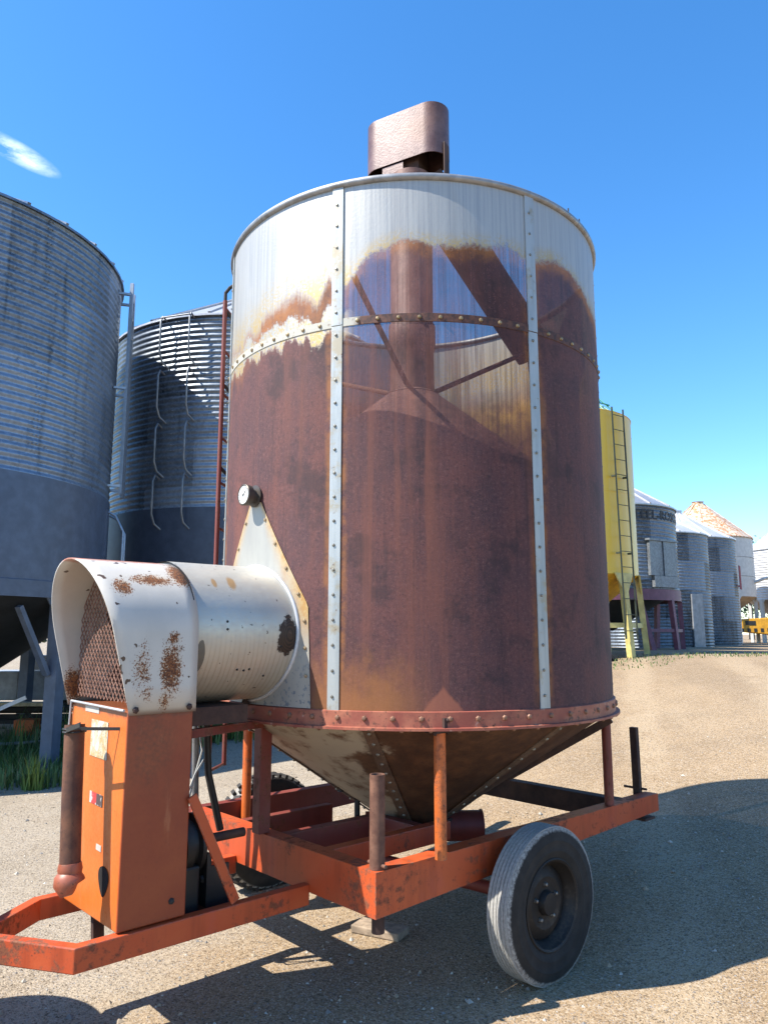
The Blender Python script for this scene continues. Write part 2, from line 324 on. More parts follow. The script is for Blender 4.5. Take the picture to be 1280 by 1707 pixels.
# ------------------------------------------------------------------ the grain dryer
CX, CY = .1983, 5.0466; TH = rad(42.33)
D = thing('grain_dryer', 'rusty portable grain dryer with perforated round bin, orange trailer frame and white fan hood', 'grain dryer', (CX, CY, 0), TH)
def pol(a, r, z): return Vector((r*cos(rad(a)), r*sin(rad(a)), z))
ZB, ZT = 1.27, 4.15
bw = MB().lathe([(R, ZB), (R, 2.0), (R, 3.0), (R, 3.6), (R, ZT)], 144).build('bin_wall', MT['screen'], D, 60)
MB().tube([pol(a, R, ZT) for a in range(0, 360, 3)], .022, 10, closed=True).build('top_rim', m_galv('rim_zinc', .42, .5, .6, dirt=.6), bw, 60)
zs = m_galv('strap_zinc', .68, .45, .35, dirt=.15, streak=.15)
def m_strap():
    n = NT('seam_strap_zinc'); Z = n.xyz()[2]; f = n.noise(30, 5, .65); d = n.noise(14, 5, .6, stretch=(1,1,.1)); g = n.noise(6, 5, .7)
    c = n.mix(n.ramp(d, .4, .7), (.50,.52,.51), (.36,.39,.39)); c = n.mix(n.math('MULTIPLY', n.ramp(g, .5, .66), .6), c, (.40,.29,.13))
    c = n.mix(n.math('MULTIPLY', n.ramp(f, .6, .7), n.ramp(g, .5, .6)), c, (.16,.08,.05))
    return n.out(c, .45, .35, f, .1, .003)
MT['strap'] = m_strap(); MT['boltm'] = m_plain('bolt_zinc', (.30,.27,.22), .4, .6)
for k in range(7):
    a = SEAM0+k*SEAMP; w = rad(0)+.032/R*180/pi; m = MB()
    for z0, z1, off in ((ZB+.005, 3.31, .006), (3.315, ZT-.01, .008)):
        ang = [a-w, a-w*.33, a+w*.33, a+w]
        vo = [pol(q, R+off, z) for z in (z0, z1) for q in ang]; vi = [pol(q, R+.0005, z) for z in (z0, z1) for q in ang]
        m.add(vo+vi, [(i, i+1, i+5, i+4) for i in range(3)]+[(0,4,12,8),(3,11,15,7),(4,5,13,12),(5,6,14,13),(6,7,15,14),(0,8,9,1),(1,9,10,2),(2,10,11,3)])
    z = ZB+.07
    while z < ZT-.05:
        m.bolt(pol(a-.2, R+.007, z), pol(a, 1, 0), .009, .008, mi=1); z += .128
    m.build('seam_strap', [MT['strap'], MT['boltm']], bw, 40)
# lap band round the wall
def m_band():
    n = NT('lap_band'); X, Y, Z = n.xyz(); deg = n.math('MULTIPLY', n.math('ARCTAN2', Y, X), 180/pi); f = n.noise(34, 5, .7); g = n.noise(6, 5, .6)
    left = n.math('MAXIMUM', n.ramp(deg, 120, 130), n.ramp(n.math('ADD', deg, n.math('MULTIPLY', g, 14)), -139, -143))
    c = n.mix(n.ramp(f, .35, .65), (.05,.024,.022), (.16,.065,.04)); c = n.mix(n.math('MULTIPLY', left, n.ramp(f, .72, .55)), c, (.50,.48,.41))
    return n.out(c, .7, .1, f, .2, .003)
m = MB(); m.lathe([(R+.0005, 3.303), (R+.004, 3.305), (R+.004, 3.350), (R+.0005, 3.352)], 144)
for k in range(70):
    a = k*360/70+1
    if min(abs((a-SEAM0-j*SEAMP+180) % 360-180) for j in range(7)) > 2: m.bolt(pol(a, R+.004, 3.328), pol(a, 1, 0), .0125, .011, mi=1)
m.build('lap_band', [m_band(), m_plain('bolt_brass', (.42,.30,.16), .4, .5)], bw, 40)
# transition plate and gauge
def m_plate():
    n = NT('transition_plate'); s = n.attr('side'); Z = n.xyz()[2]; f = n.noise(40, 5, .65); d = n.noise(9, 5, .6, stretch=(1,1,.3))
    e = n.math('ADD', s, n.math('MULTIPLY', n.math('SUBTRACT', d, .5), .5)); hi = n.ramp(Z, 1.55, 1.8)
    e = n.math('MULTIPLY', n.ramp(e, .55, 1.2), n.math('ADD', .12, n.math('MULTIPLY', hi, .88)))
    c = n.mix(n.ramp(d, .35, .7), (.47,.45,.40), (.40,.385,.35)); c = n.mix(e, c, n.mix(n.ramp(f, .4, .6), (.60,.31,.07), (.66,.43,.16)))
    c = n.mix(n.math('MULTIPLY', n.ramp(f, .54, .62), n.ramp(Z, 1.7, 1.3)), c, (.20,.23,.27))
    return n.out(c, .5, .25, f, .08, .003)
m = MB(); at = []; rows = []
for i in range(40):
    z = 1.278+(2.385-1.278)*i/39; ha = 19.4 + (1.8-z)*2.2 if z < 1.8 else 2.6+(19.4-2.6)*(2.385-z)/.585
    row = [pol(180+ha*j/10, R+.005, z) for j in range(-10, 11)]; rows += row; at += [abs(j)/10 for j in range(-10, 11)]
m.add(rows, [(i*21+j, i*21+j+1, (i+1)*21+j+1, (i+1)*21+j) for i in range(39) for j in range(20)])
nv = len(m.v)
for sgn in (-1, 1):
    for i in range(9):
        z = 2.28-.14*i; 
        if z < 1.3: break
        ha = 19.4+(1.8-z)*2.2 if z < 1.8 else 2.6+16.8*(2.385-z)/.585
        m.bolt(pol(180+sgn*(ha-1.1), R+.006, z), pol(180+sgn*ha, 1, 0), .011, .01, mi=1)
at += [0]*(len(m.v)-nv)
m.build('transition_plate', [m_plate(), m_plain('bolt_tan', (.45,.33,.2), .4, .4)], bw, 40, attr=('side', at))
G = Vector((-R-.006, 0, 2.425))
g = MB().lathe([(0, .0), (.045, .0), (.075, .012), (.082, .016), (.082, .026), (.045, .03), (.05, .034)], 32, (G.x, 0, G.z), 'x')
for v in range(len(g.v)): x, y, z = g.v[v]; g.v[v] = (2*G.x-x, y, z)
g.f = [f[::-1] for f in g.f]
gm = m_plain('gauge_case', (.12,.10,.085), .45, .5)
gg = MB(); gg.lathe([(.075, .0), (.08, -.01), (.05, -.018), (.05, -.045), (.072, -.055), (.076, -.10), (.070, -.104), (.066, -.098), (.0, -.098)], 36, tuple(G), 'x')
gg.f = [f[::-1] for f in gg.f]
ga = gg.build('temperature_gauge', gm, D, 40); ga.scale = (.8,.8,.8); ga.location = G*.2
dl = MB(); dl.lathe([(0, -.101), (.064, -.101)], 36, tuple(G), 'x'); 
for k in range(25):
    an = rad(225-k*270/24); r0 = .048 if k % 4 == 0 else .054
    dl.bar((G.x-.103, G.y+cos(an)*r0, G.z+sin(an)*r0), (G.x-.103, G.y+cos(an)*.060, G.z+sin(an)*.060), .002, .0012, (1,0,0), 1)
dl.bar((G.x-.104, G.y+.01, G.z-.012), (G.x-.104, G.y-.032, G.z+.030), .004, .0014, (1,0,0), 1)
dl.bolt((G.x-.102, G.y, G.z), (-1,0,0), .007, .006, 10, 1)
dl.build('dial', [m_plain('dial_white', (.78,.78,.74), .4, var=.1), MT['black']], ga)
# hopper
def m_hopper():
    n = NT('hopper_sheet'); X, Y, Z = n.xyz(); deg = n.math('MULTIPLY', n.math('ARCTAN2', Y, X), 180/pi); f = n.noise(45, 5, .65); g = n.noise(2.6, 6, .65); h = n.noise(9, 5, .6)
    left = n.math('MAXIMUM', n.ramp(n.math('ADD', deg, n.math('MULTIPLY', n.math('SUBTRACT', g, .5), 70)), -146, -154), n.ramp(deg, 60, 70))
    c = n.mix(n.ramp(h, .35, .7), (.085,.04,.022), (.16,.075,.036)); c = n.mix(n.ramp(f, .5, .7, 0, .5), c, (.04,.022,.018))
    c = n.mix(n.math('MULTIPLY', left, n.ramp(h, .72, .5)), c, (.50,.44,.34))
    return n.out(c, .6, .2, f, .2, .004)
HB = .50; hr = .20; HZ = 1.20
hp = MB().lathe([(R-.01, HZ), (hr, HB)], 96).build('hopper', m_hopper(), D, 60)
m = MB(); 
for k in range(7):
    a = SEAM0+8+k*SEAMP
    p, q2 = pol(a, R-.02, HZ-.005), pol(a, hr+.01, HB)
    nr = pol(a, .7, 0)-Vector((0,0,1.05)); nr.normalize()
    mm = MB(); mm.bar(p+nr*.004, q2+nr*.004, .06, .007, tuple(nr))
    for i in range(11): t = (i+.5)/11; mm.bolt(p.lerp(q2, t)+nr*.008, nr, .011, .009, mi=1)
    mm.build('seam_strap', [m_rust('hopper_strap', (.10,.06,.04), (.2,.13,.085)) if k == 0 else bpy.data.materials['hopper_strap'], MT['boltm']], hp)
MB().bar(pol(-62, R-.02, HZ-.03)+Vector((0,0,-.02)), pol(-62, .45, HB+.22)+Vector((0,0,-.03)), .05, .045).build('hopper_brace', MT['rustdark'], hp)
# bottom flange
def m_flange():
    n = NT('flange_red_oxide'); f = n.noise(40, 5, .65); g = n.noise(7, 6, .6)
    c = n.mix(n.ramp(g, .35, .68), (.30,.072,.045), (.44,.15,.085)); c = n.mix(n.math('MULTIPLY', n.ramp(f, .52, .66), n.ramp(g, .35, .6)), c, (.09,.04,.026)); c = n.mix(n.ramp(n.noise(16, 5, .6), .62, .72, 0, .7), c, (.62,.45,.36))
    return n.out(c, .6, 0, f, .2, .003)
m = MB(); m.lathe([(R-.03, 1.19), (R+.035, 1.185), (R+.035, 1.197), (R+.012, 1.200), (R+.012, 1.272), (R+.001, 1.276)], 144)
for k in range(56): m.bolt(pol(k*360/56+2, R+.012, 1.24), pol(k*360/56+2, 1, 0), .015, .014, mi=1)
for k in range(56): m.bolt(pol(k*360/56+4, R+.02, 1.186), (0,0,-1), .013, .012, mi=1)
m.build('bottom_flange', [m_flange(), m_plain('bolt_rusty', (.30,.15,.09), .55, .2)], D, 40)
# inside: plenum with cone top, centre tube, braces, spout
pr = .90
pl = MB().lathe([(pr, 1.03), (pr, 2.70), (.17, 3.30)], 96).build('inner_plenum', m_rust('plenum_rust', (.16,.07,.055), (.28,.13,.10), .75), D, 50)
m = MB(); m.lathe([(.17, 3.27), (.19, 3.29), (.155, 3.31), (.152, 3.62), (.165, 3.64), (.165, 3.80), (.15, 3.82), (.15, 4.95), (.0, 4.96)], 40)
m.build('centre_tube', m_rust('tube_rust', (.17,.08,.06), (.36,.20,.16), .6, 6), D, 50)
for a0, r0, z0 in ((-149.5, R-.01, 3.60), (-12, R-.01, 3.92), (95, R-.01, 3.75)):
    MB().tube([pol(a0, r0, z0), pol(a0, .16, 3.34)], .018, 8).build('inner_strut', MT['rust'], D, 60)
sp0, sp1 = Vector((.10, -.03, 4.96)), Vector((1.17, -.20, 3.86))
MB().tube([sp0, sp1], .155, 28).build('spout', MT['rustdark'], D, 60)
# cap
def stadium(u0, r, v0, v1, n=14):
    o = []
    for k in range(n+1): a = -pi/2-pi/2+pi*k/n; o.append((u0+r*cos(a), v0+r*sin(a)))
    for k in range(n+1): a = pi*k/n; o.append((u0+r*cos(a), v1+r*sin(a)))
    return o
st = stadium(0, .133, -.165, .215); m = MB(); k = len(st)
sti = stadium(0, .126, -.165, .215)
vs = [(x, y, z) for z in (5.03, 5.425) for x, y in st]+[(x, y, z) for z in (5.03, 5.41) for x, y in sti]
fs = [(i, (i+1)%k, k+(i+1)%k, k+i) for i in range(k)]+[(2*k+(i+1)%k, 2*k+i, 3*k+i, 3*k+(i+1)%k) for i in range(k)]+[tuple(range(k, 2*k)), tuple(range(4*k-1, 3*k-1, -1))]+[(i, 2*k+i, 2*k+(i+1)%k, (i+1)%k) for i in range(k)]
m.add(vs, fs); cap = m.build('cap', MT['capm'], D, 40); cap.rotation_euler = (0, 0, rad(18))
MB().box((-.125, .0, 4.80), (-.117, .17, 5.022)).build('cap_bracket', MT['capm'], cap)
MB().box((-.08, -.1, 4.965), (.09, .2, 5.2)).build('head_box', MT['rustdark'], cap)
MB().box((-.06, -.30, 4.86), (.02, -.292, 5.12)).build('cap_bracket', MT['rustdark'], cap)
for a in (-85, -78): MB().bar(pol(a, R, ZT+.01), pol(a, R, ZT+.055), .006, .006).build('rim_pin', MT['dark'], bw)
# duct
dz, dr = 1.662, .357
def m_duct():
    n = NT('duct_weathered'); P = n.obj(); X, Y, Z = n.xyz(); f = n.noise(40, 5, .65); w = n.noise(13, 6, .6, stretch=(1,.25,.25)); g = n.noise(3, 4, .6)
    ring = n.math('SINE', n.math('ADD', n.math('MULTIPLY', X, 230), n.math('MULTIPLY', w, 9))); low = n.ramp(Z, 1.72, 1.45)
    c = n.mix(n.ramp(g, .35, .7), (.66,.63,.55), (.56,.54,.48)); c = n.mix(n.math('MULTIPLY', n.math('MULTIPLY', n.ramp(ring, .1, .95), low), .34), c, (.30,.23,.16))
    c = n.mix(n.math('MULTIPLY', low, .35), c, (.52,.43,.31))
    b1 = n.blob((-1.25,-.355,1.645), (.10,.16,.165)); rg = n.math('ADD', b1, n.math('MULTIPLY', n.math('SUBTRACT', n.noise(10, 6, .7), .5), 1.9)); burn = n.ramp(rg, .30, .44)
    rc = n.mix(n.ramp(n.math('SINE', n.math('MULTIPLY', n.math('ADD', b1, n.math('MULTIPLY', n.noise(9, 4, .6), .5)), 42)), -.4, .4), (.016,.009,.007), (.05,.024,.016))
    c = n.mix(burn, c, rc)
    b2 = n.math('MAXIMUM', n.blob((-1.55,-.2,1.90), (.05,.2,.07)), n.blob((-1.65,-.2,1.9), (.03,.2,.05)))
    c = n.mix(n.math('MULTIPLY', n.ramp(n.math('ADD', b2, n.math('MULTIPLY', f, .4)), .45, .8), .8), c, (.55,.30,.09))
    b3 = n.blob((-1.755,-.34,1.55), (.045,.2,.14)); c = n.mix(n.ramp(n.math('ADD', b3, n.math('MULTIPLY', n.math('SUBTRACT', w, .5), .9)), .34, .4), c, (.17,.165,.15))
    c = n.mix(n.math('MULTIPLY', n.ramp(n.noise(30, 2, .5), .70, .73), .8), c, (.08,.06,.05))
    return n.out(c, n.ramp(f, .3, .7, .34, .52), n.math('MULTIPLY', n.math('SUBTRACT', 1, burn), .45), w, .06, .004)
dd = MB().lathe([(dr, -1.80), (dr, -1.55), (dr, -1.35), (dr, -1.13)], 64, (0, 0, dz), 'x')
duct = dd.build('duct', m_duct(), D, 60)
pts = []
for k in range(72):
    a = 2*pi*k/72; v = (dr+.006)*cos(a); pts.append((-sqrt((R+.008)**2-v*v), v, dz+(dr+.006)*sin(a)))
MB().tube(pts, .011, 8, closed=True).build('collar', zs, duct, 60)
m = MB(); cr = [(-1.42, 3.95), (-1.55, 3.98)]
for u0, a in ((-1.49, -32), (-1.53, -31), (-1.46, -31), (-1.30, -12), (-1.36, -38), (-1.62, 2), (-1.62, 8)): MB().bolt((u0, -(dr+.0)*cos(rad(a)), dz+dr*sin(rad(a))), (0, -cos(rad(a)), sin(rad(a))), .007, .006).build('rivet', MT['dark'], duct)
# hood
HW, HS0, HZ0, HV = .364, 1.652, 1.302, -.026
def arch(w, z0, zs_, n=28):
    o = [(-w, z0)]+[(-w, z0+(zs_-z0)*t) for t in (.35, .7)]
    o += [(-w*cos(pi*k/n), zs_+w*.965*sin(pi*k/n)) for k in range(n+1)]
    o += [(w, z0+(zs_-z0)*t) for t in (.7, .35)]+[(w, z0)]
    return [(v+HV, z) for v, z in o]
def m_hood():
    n = NT('hood_white_paint'); X, Y, Z = n.xyz(); f = n.noise(130, 4, .7); h = n.noise(26, 6, .72); g = n.noise(4, 5, .6); q = n.noise(120, 3, .6)
    P2 = n.vec(X, 0, Z)
    c = n.mix(n.ramp(g, .35, .7), (.66,.61,.54), (.58,.54,.48)); c = n.mix(n.ramp(n.noise(12, 5, .6, stretch=(1,1,.12)), .5, .8, 0, .25), c, (.52,.46,.38))
    tot = None
    for p, r, w in (((-1.925,0,1.50),(.10,.5,.22),1.0), ((-1.915,0,1.63),(.07,.5,.06),.8), ((-1.95,0,1.36),(.05,.5,.09),.7), ((-2.14,0,1.86),(.08,.5,.07),.95), ((-1.83,0,1.93),(.10,.5,.10),1.15), ((-1.98,0,1.90),(.20,.5,.05),.9), ((-2.06,0,1.50),(.09,.5,.2),.62), ((-2.03,0,1.40),(.05,.5,.10),.5)):
        b = n.math('MULTIPLY', n.blob(p, r, P2), w); tot = b if tot is None else n.math('MAXIMUM', tot, b)
    side = n.ramp(Y, .1, -.05); far = n.math('MULTIPLY', n.ramp(Y, .2, .3), n.blob((-2.09,0,1.40), (.09,.5,.14), P2))
    tot = n.math('MAXIMUM', n.math('MULTIPLY', tot, side), n.math('MULTIPLY', far, 1.2))
    k = n.math('ADD', tot, n.math('MULTIPLY', n.math('SUBTRACT', h, .5), 1.3)); k = n.math('ADD', k, n.math('MULTIPLY', n.math('SUBTRACT', f, .5), 2.6))
    stain = n.math('MULTIPLY', n.ramp(n.math('ADD', tot, n.math('MULTIPLY', n.math('SUBTRACT', h, .5), .8)), .3, .8), .55)
    c = n.mix(stain, c, (.58,.36,.16)); rm = n.math('MULTIPLY', n.ramp(k, .52, .64), n.ramp(tot, .05, .2))
    top = n.math('MULTIPLY', n.ramp(n.math('ADD', Z, n.math('MULTIPLY', n.math('SUBTRACT', h, .5), .02)), 1.985, 1.998), n.ramp(X, -1.84, -1.87))
    c = n.mix(n.math('MULTIPLY', top, .85), c, (.46,.12,.045))
    c = n.mix(rm, c, n.mix(n.ramp(q, .4, .6), (.10,.036,.018), (.30,.105,.03)))
    c = n.mix(n.math('MULTIPLY', n.ramp(n.noise(17, 2, .5), .705, .72), 1), c, (.10,.06,.04)); c = n.mix(n.math('MULTIPLY', n.ramp(Z, 1.33, 1.30), .8), c, (.16,.07,.045))
    return n.out(c, n.ramp(rm, 0, 1, .38, .85), 0, n.math('ADD', n.math('MULTIPLY', rm, -.5), n.math('MULTIPLY', f, .3)), .2, .004)
ar = arch(HW, HZ0, HS0); m = MB(); vs = []; nu = 8
def ufront(z): return -2.108-.25*(z-1.302)
for (v, z) in ar:
    for j in range(nu+1): u0 = ufront(z); vs.append((u0+(-1.793-u0)*j/nu, v, z))
m.add(vs, [(i*(nu+1)+j, i*(nu+1)+j+1, (i+1)*(nu+1)+j+1, (i+1)*(nu+1)+j) for i in range(len(ar)-1) for j in range(nu)])
hood = m.build('fan_hood', m_hood(), D, 50)
sm = hood.modifiers.new('solid', 'SOLIDIFY'); sm.thickness = .007; sm.offset = -1
m = MB()
for u0 in (-2.085, -1.83): MB().bolt((u0, HV-HW-.008, 1.325), (0,-1,0), .016, .012).build('hood_bolt', MT['rustdark'], hood)
# back wall of the hood (round hole to the duct)
MB().prism([(-1.80, v*.985, 1.32+(z-1.302)*.985) for v, z in ar], (-.006, 0, 0)).build('bulkhead', MT['black'], D)
MB().lathe([(.02, 0), (.12, .02), (.10, .05), (0, .06)], 24, (-1.95, 0, 1.66), 'x').build('fan_hub', MT['rustdark'], D, 40)
m = MB()
for k in range(6):
    a = k*pi/3; d1 = Vector((0, cos(a), sin(a))); d2 = Vector((0, -sin(a), cos(a))); c0 = Vector((-1.92, 0, 1.66))
    m.add([c0+d1*.1-d2*.03+Vector((.02,0,0)), c0+d1*.1+d2*.03-Vector((.02,0,0)), c0+d1*.32+d2*.10-Vector((.03,0,0)), c0+d1*.32-d2*.06+Vector((.03,0,0))], [(0,1,2,3)])
fb = m.build('fan_blades', MT['rustdark'], D); fm = fb.modifiers.new('s', 'SOLIDIFY'); fm.thickness = .005
# expanded-metal grille
m = MB(); gw, gh, UG = .040, .044, -2.075
def inside(v, z):
    v -= HV; return abs(v) < HW-.012 and z > 1.325 and (z < HS0 or (v*v+((z-HS0)/.965)**2) < (HW-.012)**2)
nc = int(.78/gw); nr_ = int(.74/gh)
for i in range(-1, nr_*2+1):
    for j in range(-1, nc*2+1):
        v0 = -.39+j*gw/2; z0 = 1.325+i*gh/2
        if (i+j) % 2: p, q2 = (v0, z0), (v0+gw/2, z0+gh/2)
        else: p, q2 = (v0, z0+gh/2), (v0+gw/2, z0)
        if inside(*p) and inside(*q2): m.bar((UG, *p), (UG, *q2), .0032, .0040, (1, 0, 0))
m.build('grille', m_rust('grille_rust', (.20,.10,.07), (.40,.22,.16), .7, 20), D)
# cabinet
ZC0, ZC1 = .425, 1.318; W0 = .38; W1 = .335
def m_side():
    n = NT('cabinet_orange'); X, Y, Z = n.xyz(); f = n.noise(60, 5, .65); g = n.noise(3, 6, .65); h = n.noise(16, 5, .6, stretch=(1,1,.25))
    c = n.mix(n.ramp(g, .35, .7), (.68,.145,.018), (.74,.185,.026))
    sd_ = n.ramp(Y, -W0+.02, -W0-.0); c = n.mix(n.math('MULTIPLY', sd_, .9), c, n.mix(n.ramp(g, .35, .7), (.25,.036,.013), (.31,.058,.018)))  # shade of the near side is put into the colour as darker orange
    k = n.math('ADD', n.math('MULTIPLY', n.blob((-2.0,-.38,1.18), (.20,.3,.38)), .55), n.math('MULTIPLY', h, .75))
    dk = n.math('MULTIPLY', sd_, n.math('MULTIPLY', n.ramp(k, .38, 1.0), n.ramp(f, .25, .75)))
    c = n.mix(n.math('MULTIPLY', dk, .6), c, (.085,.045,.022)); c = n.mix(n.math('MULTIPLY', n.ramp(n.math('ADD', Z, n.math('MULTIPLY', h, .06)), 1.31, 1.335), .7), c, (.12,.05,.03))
    c = n.mix(n.math('MULTIPLY', n.ramp(f, .62, .7), .5), c, (.20,.05,.02)); c = n.mix(n.math('MULTIPLY', n.ramp(h, .6, .75), .25), c, (.70,.28,.12))
    return n.out(c, n.ramp(f, .3, .7, .38, .55), 0, f, .1, .003)
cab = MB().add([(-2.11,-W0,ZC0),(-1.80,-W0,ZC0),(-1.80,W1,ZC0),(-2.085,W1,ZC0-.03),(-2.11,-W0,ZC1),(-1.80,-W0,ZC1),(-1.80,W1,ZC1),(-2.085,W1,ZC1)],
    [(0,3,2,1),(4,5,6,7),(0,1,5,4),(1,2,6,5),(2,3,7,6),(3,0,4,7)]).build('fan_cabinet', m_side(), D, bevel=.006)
# front face runs (-2.11,-W0) -> (-2.085,W0)
def fu(v): return -2.11+.025*(v+W0)/(W1+W0)
def fpt(v, z, o): return (fu(v)-o, v, z)
def sticker(name, v0, v1, z0, z1, mat, o=.0025):
    MB().prism([fpt(v1, z0, o), fpt(v0, z0, o), fpt(v0, z1, o), fpt(v1, z1, o)][::-1], (.0018, 0, 0)).build(name, mat, cab)
def m_label():
    n = NT('worn_label'); a = n.noise(28, 5, .7); b = n.noise(90, 3, .6, stretch=(1,1,2)); c = n.mix(n.ramp(a, .4, .6), (.66,.60,.44), (.60,.40,.16)); c = n.mix(n.ramp(b, .56, .62), c, (.25,.22,.2)); c = n.mix(n.ramp(n.noise(14, 4), .55, .62), c, (.62,.62,.6)); return n.out(c, .5)
lm = m_label(); sticker('label', -.165, .045, 1.09, 1.255, lm, .003)
sticker('label', -.04, .14, 1.285, 1.312, m_plain('white_sticker', (.68,.6,.52), .5))
def m_warn():
    n = NT('red_sticker'); a = n.noise(30, 4, .6); Y = n.xyz()[1]; c = n.mix(n.ramp(Y, -.075, -.065), (.09,.06,.06), (.60,.05,.05)); c = n.mix(n.ramp(Y, -.01, -.005), c, (.70,.62,.58)); c = n.mix(n.ramp(a, .58, .62), c, (.66,.6,.55)); return n.out(c, .5)
sticker('label', -.145, .015, .885, .935, m_warn())
sticker('label', -.16, -.10, .70, .725, m_plain('pale_sticker', (.6,.55,.5), .5))
MB().bolt((-1.87, -W0-.001, .50), (0,-1,0), .015, .012).build('cabinet_bolt', MT['dark'], cab)
m = MB(); m.tube([(fu(.32)-.012, .32, 1.322), (fu(-.36)-.012, -.36, 1.322)], .006, 6); m.tube([(fu(.32)-.012,.32,1.32), (fu(.315)-.012,.33,1.2)], .005, 6); m.build('top_lip', zs, cab)
# hole and exhaust pipe
m = MB(); hole = [(-.205+.055*cos(a)+.012*sin(2*a), .588+.062*sin(a)) for a in [2*pi*k/24 for k in range(24)]]
m.prism([fpt(v, z, .0028) for v, z in hole], (.002, 0, 0)).build('exhaust_opening', m_plain('hole_black', (.004,.003,.003), .95), cab)
PU = -2.24
ex = MB(); ex.tube([(PU, -.125, 1.255), (PU-.004, -.155, .95), (PU-.006, -.190, .655)], .043, 24, caps=False); ex.tube([(PU, -.125, 1.255), (PU-.004, -.155, .95)], .039, 24, caps=False)
pipe = ex.build('exhaust_pipe', MT['rust'], D, 50)
m = MB(); m.tube([(PU-.006,-.188,.69), (PU-.006,-.19,.665), (PU-.006,-.191,.65), (PU-.008,-.193,.635), (PU-.008,-.195,.612), (PU-.002,-.198,.596), (PU+.012,-.2,.590)], [.046,.051,.048,.060,.064,.055,.03], 22)
m.build('elbow', m_paint('elbow_orange', (.36,.10,.05), (.45,.15,.08), .8, 9), pipe, 50)
m = MB()
for zz, r in ((1.225, .047), (1.238, .0475)):
    cpt = Vector((PU, -.127, zz)); ring = [cpt+Vector((r*1.02*cos(a), r*1.02*sin(a), .0)) for a in [2*pi*k/24 for k in range(24)]]
    m.tube(ring, .004, 6, closed=True)
m.bar((PU-.045, -.15, 1.235), (PU-.055, -.33, 1.275), .005, .020); m.build('pipe_clamp', MT['black'], pipe, 50)
m = MB(); m.bar((PU, -.17, 1.24), (fu(-.2), -.30, 1.24), .004, .014); m.build('pipe_strap', MT['dark'], pipe)
# parts behind and under the cabinet
MB().box((-1.799, -.24, 1.215), (-1.42, .30, 1.300)).build('duct_cradle', MT['rustdark'], D)
MB().bar((-1.80, -.28, 1.185), (-1.15, .0, 1.168), .03, .04).build('cross_bar', MT['redbeam'], D)
MB().bar((-1.30,.0,1.30), (-1.05, .05, 1.19), .01, .03).build('cross_bar', MT['rustdark'], D)
m = MB(); m.lathe([(0, -.05), (.10, -.05), (.135, -.04), (.135, .0), (.11, .01), (.11, .03), (.135, .04), (.135, .06), (0, .07)], 32, (-1.70, -.14, .66), 'x'); m.build('pulley', MT['black'], D, 40)
MB().tube([(-1.63, -.14, .66), (-1.36, -.14, .66)], .022, 14).build('drive_shaft', MT['rustdark'], D, 50)
m = MB(); m.box((-1.62, -.24, .38), (-1.60, -.06, .62)); m.box((-1.60, -.24, .38), (-1.50, -.225, .56)); m.box((-1.60, -.075, .38), (-1.50, -.06, .56)); 
for v in (-.2, -.1): m.bolt((-1.621, v, .5), (-1,0,0), .02, .015)
m.build('bearing_bracket', MT['black'], D)
MB().box((-1.78, -.34, .30), (-1.42, .28, .36)).build('engine_base', MT['dark'], D)
# dark engine parts seen between cabinet and frame
m = MB(); m.box((-1.76, -.25, .36), (-1.66, .2, .58)); m.tube([(-1.70, .15, .6), (-1.70, .15, 1.19)], .05, 14); m.build('engine_block', MT['black'], D, bevel=.012)
m = MB(); m.tube([(-1.38,.3,.46), (-1.40,.3,.8), (-1.42,.29,1.20)], .019, 10); m.tube([(-1.42,.29,.5),(-1.395,.3,.5)], .024, 10)
m.build('conduit', m_galv('conduit_grey', .3, .5, .4), D, 50)
for s in (0, 1):
    MB().tube([(-1.42+.03*s, .27, 1.19), (-1.40+.02*s, .24-.04*s, 1.02), (-1.43, .25, .90), (-1.46-.03*s, .28, .72), (-1.40-.05*s, .26, .56), (-1.38, .28, .47)], .0055, 6).build('cable', m_plain('white_cable', (.6,.6,.57), .5) if s == 0 else bpy.data.materials['white_cable'], D, 60)
MB().tube([(-1.40,.21,1.21), (-1.38,.2,.9), (-1.30,.19,.60)], .02, 10).build('hose', MT['black'], D, 60)
# tongue
def rail(name, pts, w, z0, z1, mat, closed=False):
    m = MB(); pts = [Vector((*p, 0)) for p in pts]; L = []
    for i, p in enumerate(pts):
        a = pts[max(i-1, 0)]; b = pts[min(i+1, len(pts)-1)]
        d1 = (p-a).normalized() if i else (b-p).normalized(); d2 = (b-p).normalized() if i < len(pts)-1 else d1
        n1 = Vector((-d1.y, d1.x, 0)); n2 = Vector((-d2.y, d2.x, 0)); bis = (n1+n2).normalized(); k = w/2/max(.3, bis.dot(n1)); L.append((p+bis*k, p-bis*k))
    vs = []
    for a, b in L: vs += [(a.x,a.y,z0),(b.x,b.y,z0),(b.x,b.y,z1),(a.x,a.y,z1)]
    fs = [(3,2,1,0), tuple(4*(len(L)-1)+q for q in (0,1,2,3))]
    for i in range(len(L)-1):
        for k in range(4): fs.append((i*4+k, i*4+(k+1)%4, i*4+4+(k+1)%4, i*4+4+k))
    m.add(vs, fs); return m.build(name, mat, D, bevel=.005)
rail('tongue_rail', [(-1.132, -.372), (-2.272, -.372), (-2.52, .02), (-2.72, .03)], .055, .322, .420, MT['beam'])
rail('tongue_rail', [(-1.132, .315), (-2.20, .315), (-2.43, .135), (-2.60, .062)], .055, .322, .418, MT['beam'])
m = MB(); m.box((-2.95, -.03, .34), (-2.60, .09, .40)); m.tube([(-2.9,.03,.33), (-2.9,.03,.46)], .025, 12); m.build('hitch', MT['rustdark'], D, bevel=.005)
MB().bar((-1.797, -.395, .93), (-1.55, -.385, .43), .045, .012, (0,1,0)).build('brace', MT['beam'], D)
